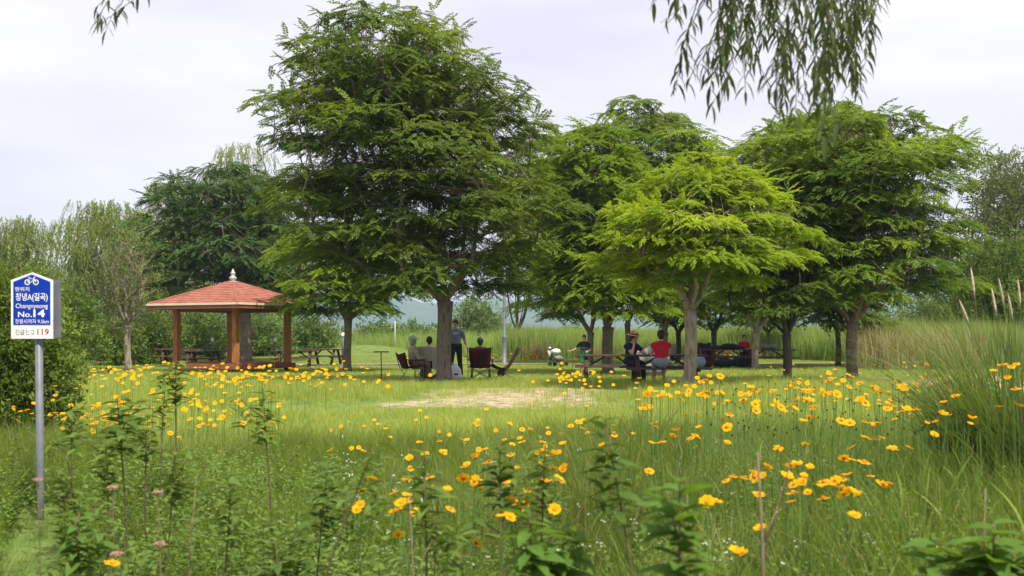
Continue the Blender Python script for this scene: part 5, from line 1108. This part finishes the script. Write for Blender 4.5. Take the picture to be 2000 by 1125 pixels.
# ------------------------------------------------------------------ tall reed clump at the right edge
def clump():
    Y = 7.0; x = X_(1995, Y); t = thing('reed_clump', 'tall arching reed clump with pale plumes at the right edge', 'reed clump', (x, Y, G(x, Y))); r_ = random.Random(9); V = []; F_ = []; rv = []
    for i in range(3000):
        a = r_.uniform(0, 6.28); q = .40 * math.sqrt(r_.random()); b = Vector((q * math.cos(a), q * math.sin(a), -.05)); h = r_.uniform(.7, 1.75) * (1 - .5 * q); d = Vector((math.cos(a + r_.gauss(0, .5)), math.sin(a + r_.gauss(0, .5)), 0)); ln = r_.uniform(.08, .85) * h; w_ = r_.uniform(.005, .009); yw = r_.uniform(0, 6.28); sdv = Vector((math.cos(yw), math.sin(yw), 0)); k = len(V); rr = r_.random()
        n = 6
        for j in range(n + 1):
            s = j / n; p = b + Vector((0, 0, h * (s - .38 * (ln / h) * s ** 3))) + d * ln * s * s; ww = w_ * (1 - s ** 2) + .0008; V += [p - sdv * ww / 2, p + sdv * ww / 2]
        for j in range(n): F_.append((k + 2 * j, k + 2 * j + 1, k + 2 * j + 3, k + 2 * j + 2)); rv.append(rr)
    o = link('blades', mesh_np('blades', np.array([tuple(v) for v in V]), np.array(F_), [leafmat('reed_clump_blade', (.08, .14, .035), (.18, .26, .07), (.34, .32, .17), trans=.35, nscale=3)], rand=rv), t); o['kind'] = 'stuff'
    pm = mat('plume', (.50, .42, .30), .95, (.38, .31, .21), 40, .5, 90)
    for px, py, bpx in ((1907, 520, 1935), (1930, 545, 1990), (1945, 575, 2000), (1872, 585, 1960), (1990, 545, 2010), (1960, 560, 1985)):
        tp = Vector((X_(px, Y) - x, r_.uniform(-.2, .2), Z_(py, Y) - G(x, Y))); b = Vector((X_(bpx, Y) - x, 0, 0)); pts = [b.lerp(tp, s) + Vector(((tp.x - b.x) * (s * s - s) * .6, 0, (s - s * s) * .25)) for s in (0, .25, .5, .75, .9, 1)]
        pl = MB().tube(pts, [.003, .003, .0025, .002, .0015, .001], 5).obj('plume_stalk', TWP, t, True); m_ = MB(); m_.tube([pts[3].lerp(pts[4], .6), pts[4], pts[4].lerp(pts[5], .5), pts[5]], [.002, .008, .007, .001], 6); m_.obj('plume', pm, pl, True)
clump()
# ------------------------------------------------------------------ willow overhead
WL = leafmat('near_willow_leaf', (.07, .10, .035), (.13, .17, .06), trans=.35, nscale=6); WLM = [leaf_mesh('leaf', .074, .015, WL, .25, 4), leaf_mesh('leaf', .06, .013, WL, .5, 4)]
def willow(label, strands, limb, seed, nmax=290):
    r_ = random.Random(seed); t = thing('overhanging_willow', label, 'willow tree', (limb[0][0], limb[0][1], G(limb[0][0], limb[0][1]))); o0 = Vector(t.location)
    MB().tube([Vector(limb[0]) - o0 + Vector((0, 0, -(limb[0][2] - o0.z) - .1)), Vector(limb[0]) - o0], [.26, .17], 12).obj('trunk', M['bark'], t, True)
    MB().tube([Vector(p) - o0 for p in limb], [.15, .09, .06, .045, .03][:len(limb)], 8).obj('limb', M['bark'], t, True)
    cands = []; tw = MB(); lp = [Vector(p) for p in limb[1:]]
    for (x0, x1, y1, Y) in strands:
        top = Vector((X_(x0, Y), Y, Z_(-70, Y))); a = min(lp, key=lambda p: (p - top).length) ; end = P(x1, y1, Y)
        pts = [a, top.lerp(a, .4) + Vector((0, 0, .1)), top, top.lerp(end, .35) + Vector((r_.gauss(.02, .045), r_.gauss(0, .05), 0)), top.lerp(end, .7) + Vector((r_.gauss(.01, .04), r_.gauss(0, .04), 0)), end]
        tw.tube([p - o0 for p in pts], [.006, .004, .003, .0022, .0016, .001], 4, False)
        ln = (end - pts[2]).length; n = int(ln / .021)
        for k in range(n):
            q = k / n; i = 2 + min(2, int(q * 3)); f = q * 3 - int(q * 3); p = pts[i].lerp(pts[i + 1], f); d = (pts[i + 1] - pts[i]).normalized(); s = 1 if k % 2 else -1
            e_ = Vector((s * r_.uniform(.1, 1.5), r_.gauss(0, .8), d.z * 1.0 - .1)).normalized(); cands.append((p - o0, e_, r_.uniform(.75, 1.25)))
    tw.obj('twigs', TWG, t)['kind'] = 'stuff'; r_.shuffle(cands); cands.sort(key=lambda c: c[0].y); V = []; F_ = []
    for k, (p, e_, s_) in enumerate(cands):
        q = e_.to_track_quat('X', 'Z')
        if k < nmax: link('leaf', WLM[k % 2], t, p, q.to_euler(), s_)
        else:
            b = len(V); m_ = WLM[k % 2]; V += [p + q @ (Vector(v.co) * s_) for v in m_.vertices]; F_ += [[b + i for i in pl.vertices] for pl in m_.polygons]
    if V: link('leaves', mesh_np('leaves', np.array([tuple(v) for v in V]), np.array(F_), [WL], True), t)['kind'] = 'stuff'
rs = random.Random(77); st_ = [(1275, 1268, 20, 4.6), (1300, 1290, 45, 4.6), (1330, 1318, 40, 4.7), (1400, 1345, 135, 4.5), (1395, 1320, 180, 4.6), (1420, 1335, 170, 4.5), (1430, 1360, 120, 4.8), (1415, 1385, 215, 4.6), (1440, 1375, 150, 4.7), (1700, 1690, 30, 4.9), (1715, 1680, 150, 4.9), (1712, 1690, 110, 4.8)]
for k in range(50):
    x = rs.uniform(1420, 1690); st_.append((x, x + rs.gauss(-14, 26), rs.uniform(50, 190) + 30 * math.exp(-((x - 1560) / 90) ** 2), rs.uniform(4.3, 5.6)))
for k in range(5):
    x = rs.uniform(1480, 1630); st_.append((x + rs.gauss(0, 20), x + rs.gauss(0, 24), rs.uniform(200, 290), rs.uniform(3.2, 3.9)))
willow('willow with drooping leafy strands hanging in at the top right', st_, [(4.2, 3.4, 3.2), (3.0, 3.9, 3.9), (2.2, 4.3, 3.8), (1.4, 4.8, 3.6), (.9, 4.9, 3.4)], 5)
willow('small willow sprig hanging in at the very top left', [(250, 190, 60, 5.0), (262, 205, 66, 5.0), (240, 205, 48, 5.1), (255, 215, 35, 5.0)], [(-4.6, 4.2, 3.2), (-3.4, 4.6, 3.6), (-2.2, 5.0, 3.3)], 6, 60)
